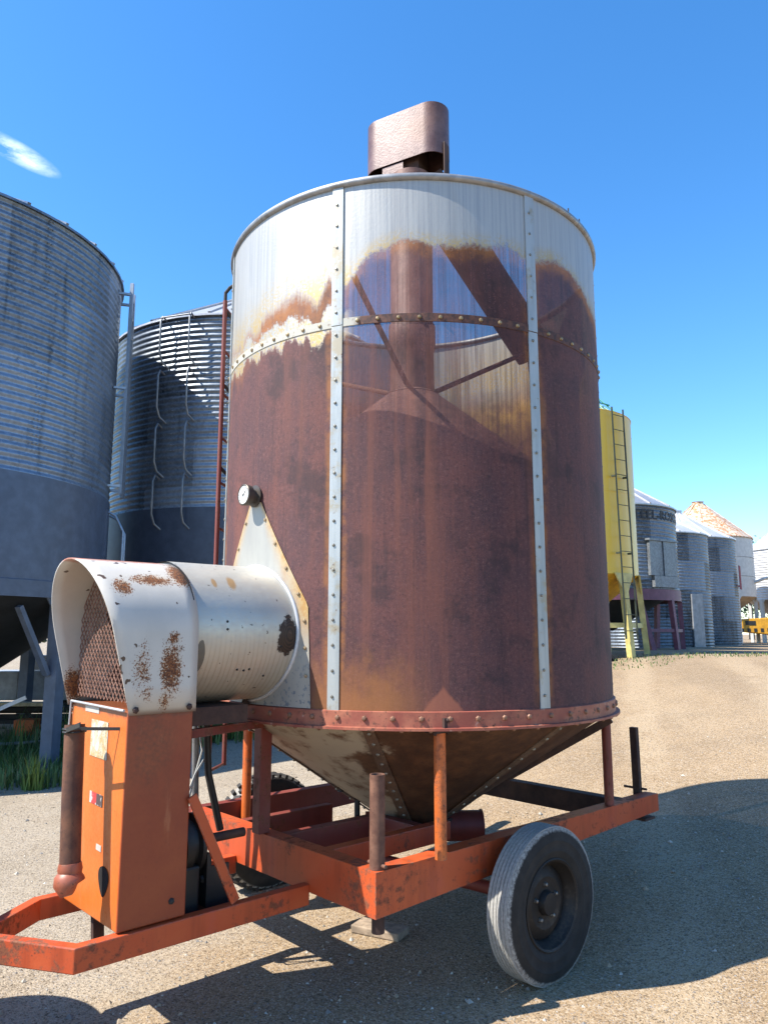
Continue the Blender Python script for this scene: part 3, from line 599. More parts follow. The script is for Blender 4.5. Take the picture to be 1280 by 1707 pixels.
MB().add([(-2.05,.02,.25),(-2.0,.02,.25),(-2.0,.05,.43),(-2.05,.05,.43),(-2.05,-.01,.25),(-2.0,-.01,.25),(-2.0,.02,.43),(-2.05,.02,.43)],[(0,1,2,3),(7,6,5,4),(0,4,5,1),(1,5,6,2),(2,6,7,3),(3,7,4,0)]).build('jack_leg', MT['rustdark'], D)
# frame
def tbeam(v0, v1, mat):
    m = MB(); za, zb_ = .382, .470
    m.add([(-1.132,v0,za),(1.44,v0,zb_),(1.44,v1,zb_),(-1.132,v1,za),(-1.132,v0,.58),(1.44,v0,.58),(1.44,v1,.58),(-1.132,v1,.58)],
        [(0,3,2,1),(4,5,6,7),(0,1,5,4),(1,2,6,5),(2,3,7,6),(3,0,4,7)]); return m.build('frame_beam', mat, D)
tbeam(-.894, -.80, MT['beam']); tbeam(.83, .905, MT['redbeam'])
MB().box((-1.132, -.7995, .382), (-1.04, .829, .58)).build('frame_beam', MT['beam'], D)
MB().box((1.07, -.798, .44), (1.16, .828, .577)).build('frame_beam', MT['rustdark'], D, bevel=.006)
for v0, v1, u1, z0 in ((-.42, -.35, -.12, .46), (-.02, .045, -.25, .45), (.40, .46, -.35, .45)):
    MB().box((-1.038, v0, z0), (u1, v1, .565)).build('stringer', MT['redbeam'] if v0 > -.4 else MT['beam'], D, bevel=.005)
MB().box((-.34, -.345, .46), (-.27, -.025, .56)).build('stringer', MT['redbeam'], D, bevel=.005)
# legs
for p in ((-.758, -.945), (.886, -.86), (.886, .86), (-.76, .79)):
    lo = .30 if p == (-.76, .79) else .58
    lo = .42 if p == (-.76, .79) else .581
    lg = MB(); lg.tube([(p[0], p[1], lo), (p[0], p[1], 1.19)], .030, 20); lg.build('leg', MT['orange'] if p[0] < 0 else MT['redbeam'], D, 50)
MB().box((-1.165, .018, .581), (-1.092, .088, 1.188)).build('leg', MT['redbeam'], D, bevel=.004)
m = MB(); m.box((-.82, -.985, 1.172), (-.70, -.90, 1.183)); m.box((-.785, -1.005, 1.183), (-.735, -.99, 1.245))
for q2 in (-.805, -.715): m.bolt((q2, -.96, 1.172), (0,0,-1), .012, .014)
m.bolt((-.76, -1.0, 1.235), (-.6,-.8,0), .014, .02); m.build('leg_bracket', MT['rustdark'], D)
po = MB(); po.tube([(-1.085, -.850, .581), (-1.085, -.850, 1.0)], .036, 22, caps=False); po.tube([(-1.085,-.85,.60),(-1.085,-.85,1.0)], .031, 22, caps=False); po.lathe([(.031,1.0),(.036,1.0)], 22, (-1.085,-.85,0)); po.lathe([(.0,.59),(.031,.59)], 22, (-1.085,-.85,0)); po.tube([(-1.085,-.91,.60),(-1.085,-.79,.60)], .009, 8); po.build('corner_post', MT['rustpost'], D, 50)
m = MB(); m.bar((1.395, -.77, .50), (1.385, -.77, 1.01), .05, .035); m.tube([(1.41,-.83,.60),(1.41,-.66,.60)], .008, 8); m.build('corner_post', MT['rustdark'], D)
m = MB(); m.tube([(1.36,-.80,.43),(1.36,-.80,.475)], .028, 12); m.box((1.30,-.87,.415),(1.43,-.75,.43)); m.build('jack_foot', MT['rustdark'], D)
m = MB(); m.tube([(-1.07,-.84,.30),(-1.07,-.84,.40)], .03, 14); m.build('jack_foot', MT['rustdark'], D)
# auger below the hopper
ad = Vector((.62, -.50, 0)).normalized(); ac = Vector((-.02, .0, .445))
m = MB(); m.box((-.21,-.21,.40),(.21,.21,.505)); m.build('hopper_outlet', MT['rustdark'], D)
m = MB(); m.tube([ac-ad*.30, ac+ad*.44], .092, 28, caps=False); m.tube([ac-ad*.30, ac+ad*.44], .086, 28, caps=False); m.tube([ac+ad*.435, ac+ad*.445], .098, 28, caps=False); m.tube([ac+ad*.05, ac+ad*.07], .105, 28)
m.build('auger_tube', MT['redbeam'], D, 50)
MB().tube([ac-ad*.3, ac+ad*.36], .02, 10).build('auger_shaft', MT['black'], D, 50)
m = MB(); m.tube([(-.40,.10,.46), (-.40,.10,.78)], .018, 10); m.tube([(-.5,.14,.80),(-.5,.14,.70)], [.014,.02], 8); m.build('clean_out_rod', MT['black'], D, 50)
# wheels
def m_tyre():
    n = NT('tyre_rubber'); X, Y, Z = n.xyz(); rr = n.math('SQRT', n.math('ADD', n.math('MULTIPLY', X, X), n.math('MULTIPLY', Z, Z)))
    f = n.noise(70, 4, .7); g = n.noise(12, 5, .65); ar_ = n.ramp(n.math('ADD', rr, n.math('MULTIPLY', n.math('SUBTRACT', f, .5), .014)), .333, .347)
    c = n.mix(n.ramp(g, .35, .7), (.013,.012,.011), (.03,.026,.023)); d = n.mix(n.ramp(f, .35, .65), (.42,.40,.365), (.29,.28,.255))
    gr = n.ramp(rr, .3555, .3600); d = n.mix(n.math('SUBTRACT', 1, n.ramp(rr, .354, .3585)), d, n.mix(n.ramp(f, .4, .6), (.22,.20,.18), (.40,.385,.35)))
    return n.out(n.mix(ar_, c, d), .85, 0, f, .25, .003)
MT['tyre'] = m_tyre(); MT['rimm'] = m_plain('wheel_rim_dark', (.024,.02,.018), .6, .3, dirt=.5)
def wheel(u0, v0, side, lugs=False):
    prof = [(.205,-.075),(.225,-.085),(.28,-.098),(.325,-.094),(.350,-.080)]
    if not lugs:
        for y in (-.062, -.036, -.0105, .0155, .0415, .066): prof += [(.360, y-.0105), (.3615, y), (.360, y+.0105), (.354, y+.0115), (.354, y+.0135)]
    else: prof += [(.352, -.06), (.352, .06)]
    prof += [(.350,.084),(.325,.096),(.30,.0985),(.297,.1005),(.29,.0985),(.255,.094),(.25,.096),(.243,.0935),(.225,.085),(.205,.075)]
    m = MB(); m.lathe(prof, 96, axis='y')
    if lugs:
        for k in range(40):
            a = 2*pi*k/40
            for s2 in (-1, 1):
                a2 = a+(.08 if s2 > 0 else 0); p = Vector((.352*cos(a2), s2*.085, .352*sin(a2))); q2 = Vector((.358*cos(a2+.05), s2*.02, .358*sin(a2+.05)))
                m.bar(p, q2, .026, .034, (cos(a2), 0, sin(a2)), 1)
    ty = m.build('tyre', [MT['tyre'], MT['dark']], None, 35)
    w = bpy.data.objects.new('wheel', None); C.objects.link(w); w.parent = D; w.location = (u0, v0, .263); w.scale = (1.06, .82, 1.06); w.rotation_euler = (0, 0, 0 if side > 0 else pi); w.empty_display_size = .1
    ty.parent = w
    m = MB(); m.lathe([(.207,.078),(.213,.084),(.208,.088),(.198,.080),(.190,.05),(.178,.030),(.172,-.0),(.160,.012),(.120,.030),(.085,.022),(.06,.024),(.055,.05),(.05,.062),(.0,.064)], 64, axis='y'); m.lathe([(.205,-.075),(.17,-.05),(.172,0)], 48, axis='y')
    m.build('rim', MT['rimm'], w, 35)
    nm_ = bpy.data.materials.get('nut_steel') or m_plain('nut_steel', (.3,.27,.24), .4, .7)
    for k in range(5): a = 2*pi*k/5+.3; MB().bolt((.085*cos(a), .024, .085*sin(a)), (0,1,0), .013, .024).build('wheel_nut', nm_, w)
    return w
wheel(-.085, -1.035, -1); wheel(-.34, 1.17, 1, True)
ax = MB(); ax.tube([(-.085,-1.0,.263),(-.34,1.13,.263)], .036, 16); ax.tube([(-.15,.66,.263),(-.152,.74,.263)], .058, 16); ax.box((-.10,-.88,.28),(-.01,-.81,.41)); ax.box((-.19,.84,.28),(-.11,.90,.41)); ax.build('axle', MT['redbeam'], D, 50)
# dryer ladder
m1 = [(136, 1.34), (123, 1.345)]
for i, (a, r) in enumerate(m1):
    ztop = 4.02; p = [pol(a, r, .76), pol(a, r, 2.2), pol(a, r, ztop)]
    MB().tube(p, .016, 10).build('ladder_rail', MT['redbeam'], D, 60)
    MB().tube([pol(a, r, ztop), pol(a, r, ztop+.06), pol(a, r-.03, ztop+.10), pol(a, r-.09, ztop+.14), pol(a, r-.14, ztop+.15)], .013, 8).build('ladder_hook', MT['dark'], D, 60)
    for z in (1.45, 2.05, 2.75, 3.35, 3.9): MB().bar(pol(a, r, z+.05), pol(a-3 if i == 0 else a+3, R, z-.05), .012, .02).build('ladder_standoff', MT['dark'], D)
for k in range(11):
    z = .77+k*.32; MB().tube([pol(m1[0][0], m1[0][1], z), pol(m1[1][0], m1[1][1], z)], .010, 8).build('ladder_rung', MT['redbeam'], D, 60)

# ------------------------------------------------------------------ small things near the dryer
def dryer_to_world(u, v, z): return Matrix.Translation((CX, CY, 0)) @ Matrix.Rotation(TH, 4, 'Z') @ Vector((u, v, z))
p = dryer_to_world(-.30, .0, -.12)
wb = MB(); wb.box((-.16,-.075,.002),(.16,.075,.046)); wbo = wb.build('wood_block', m_plain('weathered_wood', (.40,.30,.21), .8, var=.4, sc=20), bevel=.006); wbo.location = p; wbo.rotation_euler = (0, 0, rad(-28))
tag(wbo, 'short weathered plank lying on the gravel below the orange frame corner', 'wood block')
p = dryer_to_world(-3.155, .58, -.12)  # tank out of view, added to cast the rounded shadow at lower left
dm = MB(); pf = [(0,.02),(.42,.02),(.44,.0),(.45,.02)]
for z in (.36, .72): pf += [(.445,z-.02),(.457,z),(.445,z+.02)]
pf += [(.445,1.07),(.452,1.09),(.44,1.1),(.43,1.08),(0,1.10)]
dm.lathe(pf, 48); do = dm.build('shadow_tank', m_rust('drum_rust', (.10,.05,.04), (.22,.1,.06)), smooth=35); do.location = p
tag(do, 'unseen rusty ribbed tank added beside the dryer hitch to cast a rounded shadow', 'tank')

# ------------------------------------------------------------------ silos
def corr(z0, z1, R_, pitch, amp, n=6):
    k = max(2, int(round((z1-z0)/pitch*n))); return [(R_+amp*sin(2*pi*(z-z0)/pitch), z) for z in [z0+(z1-z0)*i/k for i in range(k+1)]]
def silo(name, label, cat, x, y, R_, ze, zw, mats, zsk=None, hop=None, legs=(), pitch=.1, amp=.012, seg=96, tier=None, roof_h=None, roofmat=None, group=None, ribs=24, legw=.14, hopz=.6, over=.05, legmat=None, roof=True, gzv=None, spl=0):
    g0 = gz(x, y) if gzv is None else gzv
    t = thing(name, label, cat, (x, y, g0), 0, group); z = lambda v: v-g0
    wl = MB(); wl.lathe(corr(z(zw), z(ze), R_, pitch, amp) if pitch else [(R_, z(zw)), (R_, z(ze))], seg)
    if tier:
        h, ns = tier; ti = 0; zt = z(ze)
        while zt-h*.4 > z(zw):
            zl = max(z(zw), zt-h)
            for q_ in range(ns):
                a = (q_+(.5 if ti % 2 else 0))*360/ns+11; zz = zl+.05
                while zz < zt: wl.bolt(pol(a, R_+amp*.9, zz), pol(a, 1, 0), .016, .012); wl.bolt(pol(a+1.2, R_+amp*.9, zz), pol(a, 1, 0), .016, .012); zz += pitch
            for q_ in range(72): wl.bolt(pol(q_*5, R_+amp*.9, zl+.03), pol(q_*5, 1, 0), .012, .012)
            zt -= h; ti += 1
    w = wl.build('wall', mats[0], t, 60)
    if roof:
        rh = roof_h or R_*.5; rm = roofmat or mats[0]
        r = MB(); r.lathe([(R_-.02, z(ze)-.01), (R_+over, z(ze)-.035), (R_+over, z(ze)+.0), (.25, z(ze)+rh), (.25, z(ze)+rh+.12), (.28, z(ze)+rh+.13), (0, z(ze)+rh+.18)], max(ribs*2, 48))
        for k in range(ribs):
            a = 360*k/ribs; r.bar(pol(a, R_+over, z(ze)+.015), pol(a, .27, z(ze)+rh+.015), .045, .03)
        r.build('roof', rm, t, 25)
    if zsk is not None:
        k = MB(); k.lathe([(R_+.004, z(zw)+.02), (R_+.02, z(zw)+.02), (R_+.022, z(zw)-.04), (R_+.022, z(zsk)+.22), (R_+.034, z(zsk)+.21), (R_+.034, z(zsk)), (R_-.05, z(zsk))][::-1], seg)
        k.build('skirt', mats[1], t, 35)
    zl = zsk if zsk is not None else zw
    if hop:
        MB().lathe([(.22, hopz), (R_-.005, z(zl)-.002)], seg).build('hopper', hop, t, 60)
    for a in legs:
        lg = MB(); p0 = pol(a, R_-.03+spl, -.05); p1 = pol(a, R_-.03, z(zl)+.0); tn = pol(a+90, 1, 0)
        lg.bar(p0, p1, legw, legw, tuple(pol(a, 1, 0)))
        for s_ in (-1, 1): lg.prism([p1+tn*s_*legw*.5, p1+tn*s_*legw*1.6, p1+tn*s_*legw*.5-Vector((0,0,legw*1.3))][::s_], pol(a, .02, 0))
        lg.build('leg', legmat or mats[1], t)
    return t
def ladder_part(t, p0, p1, side, w=.42, step=.3, r=.018, mat=None, standoff=None, nm='ladder'):
    p0, p1, side = Vector(p0), Vector(p1), Vector(side).normalized(); m = MB()
    for s_ in (-1, 1): m.bar(p0+side*s_*w/2, p1+side*s_*w/2, r*2, r*2)
    n = int((p1-p0).length/step)
    for i in range(n): q_ = p0.lerp(p1, (i+.5)/n); m.tube([q_-side*w/2, q_+side*w/2], r*.6, 6, caps=False)
    if standoff:
        for i in range(0, n, 5):
            q_ = p0.lerp(p1, (i+.4)/n)
            for s_ in (-1, 1): m.bar(q_+side*s_*w/2, q_+side*s_*w/2+Vector(standoff), .05, .035)
    return m.build(nm, mat, t)
gL = m_galv('galvanised_left', .36, .36, .45, tint=(.74,.94,1.22), tier=(.0, 1.07, 9), streak=.4)
gS = m_galv('galvanised_second', .36, .34, .65, tint=(.84,.96,1.10), tier=(.0, .8, 9))
gd = m_plain('blue_grey_paint', (.115,.150,.215), .5, .1, var=.2)
gd2 = m_plain('slate_paint', (.075,.092,.13), .5, .1, var=.2)
dk = m_plain('dark_hopper', (.03,.033,.038), .6, .2)
LX, LY = -6.94, 10.76
sL = silo('hopper_silo', 'large corrugated galvanised hopper silo at the left edge on blue grey legs', 'silo', LX, LY, 2.75, 7.25, 3.66, (gL, gd), 2.12, dk, [-15+45*k for k in range(8)], .107, .012, 160, (1.07, 9), 1.3, None, 'grain silos around the yard', 30, .17, .45)
ld = m_galv('ladder_blue_zinc', .55, .4, .8, tint=(.85,.95,1.08))
# ladder standing off the right side of the left silo
ad_ = 15.5; base = pol(ad_, 2.75, 0); tn = pol(ad_+90, 1, 0); of = pol(ad_, .32, 0)
ladder_part(sL, pol(ad_, 2.94, 3.9), pol(ad_, 2.94, 7.35), tn, .42, .3, .026, ld, pol(ad_+180, .19, 0))
m = MB()
for s_ in (-1, 1):
    b0 = pol(ad_, 2.77, 3.62)+pol(ad_+90, .2*s_, 0); o_ = pol(ad_-4, .24, 0)
    m.tube([b0, b0+o_*.5-Vector((0,0,.06)), b0+o_-Vector((0,0,.3)), b0+o_-Vector((0,0,1.0)), b0+o_*.4-Vector((0,0,1.25)), b0-Vector((0,0,1.3))], .02, 8)
m.build('grab_rail', ld, sL, 50)
MB().bar(pol(10, 2.77, 2.14), pol(10, 2.77, 3.64), .10, .05, tuple(pol(10,1,0))).build('skirt_joint', gd, sL)
m = MB(); 
for s_ in (-1, 1): m.bar(pol(-15+s_*13, 2.66, 2.12), pol(-15+s_*2.3, 2.68, 1.25), .09, .06)
m.build('leg_brace', gd, sL)
MB().bar(pol(-15, 2.3, .95), pol(-52, 1.2, .25), .03, .05).build('chute_rod', ld, sL)
# second silo
tz = rad(-20.67); td = 15.0; R2 = 2.75; X2 = td*sin(tz)+R2*cos(tz); Y2 = td*cos(tz)-R2*sin(tz)
s2 = silo('hopper_silo', 'dark corrugated silo with sunlit patch standing between the large left silo and the dryer', 'silo', X2, Y2, R2, 7.13, 3.72, (gS, gd2), 2.1, dk, [-100+45*k for k in range(8)], .1, .012, 160, (0.85, 9), 1.5, m_galv('roof_zinc', .6, .4, .4), 'grain silos around the yard', 30, .17, .6, gzv=.1)
rl = m_plain('ladder_zinc', (.30,.31,.32), .5, .5)
g2 = -.1
for zt in (7.13, 6.15, 5.2, 4.3):
    m = MB(); a0 = -107.5
    for s_ in (-1, 1):
        b0 = pol(a0+s_*5.6, R2+.01, 0); o_ = pol(a0+s_*5.6, .16, 0)
        top = zt+g2-.05
        m.tube([b0+Vector((0,0,top)), b0+o_*.7+Vector((0,0,top+.04)), b0+o_+Vector((0,0,top-.06)), b0+o_+Vector((0,0,top-.62)), b0+o_*.5+Vector((0,0,top-.78)), b0+pol(a0+90, .08*1, 0)+Vector((0,0,top-.88))], .017, 8)
    if zt > 7: m.tube([pol(a0-5.6, R2+.17, zt-.15), pol(a0+5.6, R2+.17, zt-.15)], .014, 8)
    m.build('grab_rail', rl, s2, 50)
m = MB(); m.lathe([(.0, .0), (.22, .0), (.24, .1), (.2, .2), (0, .24)], 24, (.15, -.5, 8.3)); m.build('roof_cap', m_plain('yellow_cap', (.75,.48,.03), .5), s2, 40)
# ---- right side row
yel = NT('yellow_paint'); a_ = yel.noise(1.5, 5, .6); b_ = yel.noise(12, 5, .6, stretch=(1,1,.06))
yc = yel.mix(yel.ramp(b_, .45, .8), (.86,.55,.04), (.82,.56,.12)); ym = yel.out(yel.mix(yel.ramp(a_, .4, .7, 0, .5), yc, (.78,.56,.06)), .38, 0, yel.noise(20), .03, .003)
YX, YY, YR = 3.85, 16.64, 1.70; YZ = gz(YX, YY)
sy = thing('yellow_silo', 'tall smooth yellow hopper silo with ladder beside the right edge of the dryer bin', 'silo', (YX, YY, YZ), 0, 'grain silos around the yard')
ze, zr = 6.28-YZ, 2.86-YZ
wl = MB(); wl.lathe([(YR, zr), (YR, zr+1.7), (YR+.004, zr+1.703), (YR+.004, zr+1.72), (YR, zr+1.723), (YR, ze)], 96)
for k in range(14): wl.bolt(pol(k*360/14-75, YR, ze-.4), pol(k*360/14-75, 1, 0), .01, .01)
wl.build('wall', ym, sy, 50)
r = MB(); r.lathe([(YR, ze+.001), (YR+.012, ze+.005), (.35, ze+.62), (.35, ze+.72), (0, ze+.76)], 96); r.build('roof', ym, sy, 30)
hc = MB(); hc.lathe([(.22, .45), (YR-.004, zr-.003)], 96); hc.build('hopper', m_plain('yellow_hopper', (.72,.40,.02), .45), sy, 50)
lgm = m_plain('pale_yellow_leg', (.66,.56,.20), .5)
for a in (-19, -53, -110, -160, 150, 90, 40):
    lg = MB(); p1, p0 = pol(a, YR-.03, zr+.02), pol(a, YR+.09, -.05); tn = pol(a+90, 1, 0); lg.bar(p0, p1, .13, .12, tuple(pol(a, 1, 0)))
    lg.add([p1+tn*.30+pol(a,.02,0), p1-tn*.30+pol(a,.02,0), p1-tn*.05-Vector((0,0,.42))+pol(a,.05,0), p1+tn*.05-Vector((0,0,.42))+pol(a,.05,0), p1+tn*.30+pol(a,.05,0), p1-tn*.30+pol(a,.05,0), p1-tn*.05-Vector((0,0,.42))+pol(a,.08,0), p1+tn*.05-Vector((0,0,.42))+pol(a,.08,0)], [(0,1,2,3),(7,6,5,4),(0,4,5,1),(1,5,6,2),(2,6,7,3),(3,7,4,0)])
    lg.build('leg', lgm, sy)
m = MB()
for i, a in enumerate((-19, -53, -110)):
    b = (-53, -110, -160)[i]; m.bar(pol(a, YR+.03, .62), pol(b, YR+.03, .62), .06, .10)
m.build('leg_tie', lgm, sy)
ladder_part(sy, pol(-55, YR+.17, .35), pol(-55, YR+.10, ze+.05), pol(35, 1, 0), .36, .30, .014, m_plain('dark_green_ladder', (.045,.055,.035), .5), pol(125+180, -.10, 0))
m = MB()
for s_ in (-1, 0, 1): m.tube([pol(-55+s_*7, YR-.05, ze+.0), pol(-55+s_*7, YR*.72, ze+.34+.1*abs(s_)), pol(-60+s_*10, .5, ze+.75)], .016, 6)
for k in range(5): m.tube([pol(-64, YR*.85-.22*k, ze+.25+.13*k), pol(-46, YR*.85-.22*k, ze+.25+.13*k)], .014, 6)
m.build('roof_rail', m_plain('teal_rail', (.02,.28,.22), .5), sy)
# bin with painted name on a purple stand
gR = m_galv('galvanised_far', .25, .42, .4, tint=(.80,.96,1.16), tier=(.0, .9, 8)); pur = m_plain('purple_stand_paint', (.20,.075,.13), .55)
WX, WY, WR_ = 6.15, 21.15, 2.0; WZ = gz(WX, WY)
sw = silo('lettered_silo', 'corrugated grey silo with black lettering and a hatch door on a purple stand', 'silo', WX, WY, WR_, 5.02, 2.80, (gR, pur), None, dk, [], .1, .010, 96, None, 1.1, m_galv('roof_far', .62, .4, .6), 'grain silos around the yard', 16, hopz=.5)
za = 2.80-WZ
k = MB(); k.lathe([(WR_-.05, za-.28), (WR_+.03, za-.28), (WR_+.03, za-.002), (WR_-.05, za-.002)], 64); k.build('stand_ring', pur, sw, 30)
for a in (-18, -48, -80, -115, -150, 170, 120, 70, 25):
    MB().bar(pol(a, WR_-.02, za-.27), pol(a+(9 if a in (-80,) else 4), WR_+.02, -.05), .12, .12, tuple(pol(a, 1, 0))).build('leg', pur, sw)
m = MB(); m.bar(pol(-18, WR_, .5), pol(-48, WR_, .5), .05, .08); m.bar(pol(-48, WR_, .5), pol(-80, WR_, .5), .05, .08); m.build('leg_tie', pur, sw)
da = -56; dn = pol(da, 1, 0); dt = pol(da+90, 1, 0); dm_ = m_galv('hatch_zinc', .30, .45, .4, tint=(.88,.97,1.08))
def dbox(m, a0, a1, z0, z1, o0, o1):
    c = dn*WR_; m.add([c+dt*a0+dn*o0+Vector((0,0,z0)), c+dt*a1+dn*o0+Vector((0,0,z0)), c+dt*a1+dn*o1+Vector((0,0,z0)), c+dt*a0+dn*o1+Vector((0,0,z0)), c+dt*a0+dn*o0+Vector((0,0,z1)), c+dt*a1+dn*o0+Vector((0,0,z1)), c+dt*a1+dn*o1+Vector((0,0,z1)), c+dt*a0+dn*o1+Vector((0,0,z1))], [(0,1,2,3),(7,6,5,4),(0,4,5,1),(1,5,6,2),(2,6,7,3),(3,7,4,0)])
m = MB(); dbox(m, -.55, .55, za+.35, za+1.25, -.14, .015); dbox(m, -.02, .02, za+.35, za+1.25, .02, .045); dbox(m, -.6, .6, za+1.25, za+1.30, -.14, .06); dbox(m, -.45, .55, za+.05, za+.34, -.14, .05); m.build('hatch_door', dm_, sw)
# lettering bent round the wall, one letter object per glyph outline baked to a mesh
def wrap_text(t, txt, size, R_, a_mid, z, mat, off=.013, nm='lettering'):
    cu = bpy.data.curves.new('text', 'FONT'); cu.body = txt; cu.size = size; cu.align_x = 'CENTER'; cu.extrude = .004; cu.resolution_u = 2; cu.offset = .004
    to = bpy.data.objects.new('text', cu); me = bpy.data.meshes.new_from_object(to.evaluated_get(bpy.context.evaluated_depsgraph_get()) if False else to)
    bpy.data.objects.remove(to)
    for v in me.vertices:
        a = rad(a_mid)+v.co.x/R_; rr_ = R_+off+v.co.z; v.co = (rr_*cos(a), rr_*sin(a), z+v.co.y)
    me.materials.clear(); me.materials.append(mat); o = bpy.data.objects.new(nm, me); C.objects.link(o); o.parent = t; return o
wrap_text(sw, 'WESTEEL-ROSCO', .36, WR_, -62.5, 4.62-WZ, m_plain('letter_black', (.03,.035,.045), .6))
# two more corrugated bins, a white bin with rusty roof, a pale bin at the right edge
silo('corrugated_silo', 'grey corrugated flat bottomed silo standing right of the purple stand', 'silo', 8.91, 25.57, 2.0, 4.88, 1.2, (gR, gR), None, None, [], .1, .010, 96, None, 1.0, m_galv('roof_pale', .72, .45, .4), 'grain silos around the yard', 14)
s4 = silo('corrugated_silo', 'grey corrugated silo with a sunlit stripe and a pink ladder on its right side', 'silo', 11.72, 29.86, 2.1, 5.27, 1.2, (gR, gR), None, None, [], .1, .010, 96, None, 1.15, bpy.data.materials['roof_pale'], 'grain silos around the yard', 14)
ladder_part(s4, pol(-30, 2.2, 2.1), pol(-30, 2.2, 3.0), pol(60, 1, 0), .35, .3, .016, m_plain('pink_ladder', (.45,.12,.13), .5), pol(150, .1, 0))
MB().box((.15*1-1.95+.0, -.95-.28, 0.0), (-1.60, -.82-.28, 1.5)).build('door_panel', m_plain('panel_grey', (.36,.38,.40), .5, .3), bpy.data.objects['corrugated_silo.001']) if False else None
wm = m_plain('white_painted_wall', (.66,.65,.62), .5, var=.12)
def m_roofr():
    n = NT('rusty_white_roof'); f = n.noise(7, 6, .7); c = n.mix(n.ramp(f, .44, .58), (.66,.56,.44), (.52,.22,.08)); return n.out(c, .6)
s5 = silo('white_silo', 'white smooth silo with a rust stained conical roof', 'silo', 14.86, 35.04, 2.2, 5.96, 3.3, (wm, wm), None, m_plain('tan_hopper', (.42,.34,.27), .6), [-15+60*k for k in range(6)], None, 0, 64, None, 1.75, m_roofr(), 'grain silos around the yard', 10, hopz=.6)
m = MB()
for z in (5.05, 4.2): m.lathe([(2.203, z-1.25-.012), (2.215, z-1.25), (2.203, z-1.25+.012)], 64)
m.build('wall_seam', m_plain('seam_grey', (.3,.29,.28), .6), s5)
s6 = silo('pale_silo', 'pale corrugated hopper silo with peaked roof at the right edge', 'silo', 20.15, 37.35, 1.95, 5.77, 3.3, (m_galv('galvanised_pale', .74, .5, .3), wm), None, bpy.data.materials['tan_hopper'], [-100+60*k for k in range(6)], .12, .012, 64, None, 1.35, m_galv('roof_pale_far', .7, .5, .3), 'grain silos around the yard', 10, hopz=.7)
# yellow machine at the right edge
om = m_plain('machine_yellow', (.74,.36,.02), .45)
MX, MY = 16.9, 33.6; mz = gz(MX, MY)
mo = thing('farm_machine', 'yellow farm machine body with dark slots on the ground at the right edge', 'farm machine', (MX, MY, mz), rad(-20))
b = MB(); b.prism([(-1.3, -.9, .55), (2.4, -.9, .10), (2.6, -.9, .55), (2.6, -.9, 1.25), (-1.3, -.9, 1.05)], (0, 1.8, 0)); b.build('body', om, mo, bevel=.03)
for k in range(14): MB().box((-1.1+k*.26, -.915, .50), (-.98+k*.26, -.902, .66)).build('slot', MT['black'], mo)
for x0 in (-.9, .2, 1.3): MB().box((x0, -.92, .80), (x0+.4, -.903, .98)).build('opening', MT['black'], mo)
m = MB(); m.tube([(-1.15, 0, 1.0), (-1.2, 0, 2.1)], .10, 12); m.tube([(-1.2,0,2.1),(-.6,0,2.6),(.2,0,2.9),(.6,0,2.75)], .07, 10); m.build('unload_pipe', m_plain('white_pipe', (.68,.66,.6), .5), mo, 50)
m = MB(); m.tube([(.5,0,2.75),(.7,0,2.1),(.62,0,1.6),(.8,0,1.2)], .11, 10); m.build('hydraulic_arm', MT['rustdark'], mo, 50)

# ------------------------------------------------------------------ things under and between the silos
def place(o, x, y, rz=0, dz_=0): o.location = (x, y, gz(x, y)+dz_); o.rotation_euler = (0, 0, rad(rz)); return o
wood = m_plain('plank_wood', (.42,.35,.25), .8, var=.5, sc=14); gbox = m_plain('grey_sheet', (.50,.53,.56), .5, .3)
def plank(x, y, rz, L, w, h, z, label, cat='plank', mat=None, nm='plank'):
    o = MB().box((-L/2,-w/2,0),(L/2,w/2,h)).build(nm, mat or wood, bevel=.006); return tag(place(o, x, y, rz, z), label, cat)
# pallet with planks, boxes and an orange block, behind the silo leg
px_, py_ = -6.35, 13.6
pt = thing('pallet', 'wooden pallet under the stacked steel and planks behind the silo leg', 'pallet', (px_, py_, gz(px_, py_)), rad(4))
for i in range(7): MB().box((-1.0, -.6+i*.18, .12), (1.0, -.6+i*.18+.13, .145)).build('deck_board', wood, pt)
for yy in (-.58, 0, .5): MB().box((-1.0, yy, .0), (1.0, yy+.1, .118)).build('bearer', wood, pt)
for i in range(6):
    plank(px_+.05*(i % 3)-.05, py_-.45+.16*(i % 3), 3+2*(i % 2), 2.3-.1*i, .14, .07, .25+.15*(i//3)+.06*(i % 2), ('dark beam in the lower layer of the pile on the pallet', 'dark beam in the upper layer of the pile on the pallet')[i//3], 'beam', MT['dark'], 'beam')['group'] = 'dark beams piled on the pallet'
ob = MB().box((-.16,-.16,0),(.16,.16,.25)).build('crate', MT['orange'], bevel=.01); tag(place(ob, px_+.45, py_-.78, 5, .10), 'small bright orange block on the front edge of the pallet', 'block')
plank(px_-.1, py_-.55, 2, 1.7, .25, .06, .56, 'pale timber plank on top of the pile on the pallet', 'plank', m_plain('pale_wood', (.75,.60,.36), .8, var=.4, sc=12))
gb = MB(); gb.box((-1.2,-.35,0),(1.0,.35,.50)); gb.box((-.25,-.358,.02),(-.10,-.351,.48)); tag(place(gb.build('metal_bin', gbox, bevel=.01), px_-.05, py_+.35, 3, .55), 'grey sheet metal bin on top of the pile behind the silo leg', 'metal bin')
cb = MB(); cb.box((-.33,-.15,0),(.33,.15,.26)); co = cb.build('control_box', m_plain('box_grey', (.62,.63,.62), .5), bevel=.008)
MB().bolt((.08,-.151,.13), (0,-1,0), .05, .02, 14).build('knob', MT['black'], co); MB().box((-.02,-.154,.05),(.16,-.151,.2)).build('plate', m_plain('plate_pale', (.6,.6,.58), .5), co)
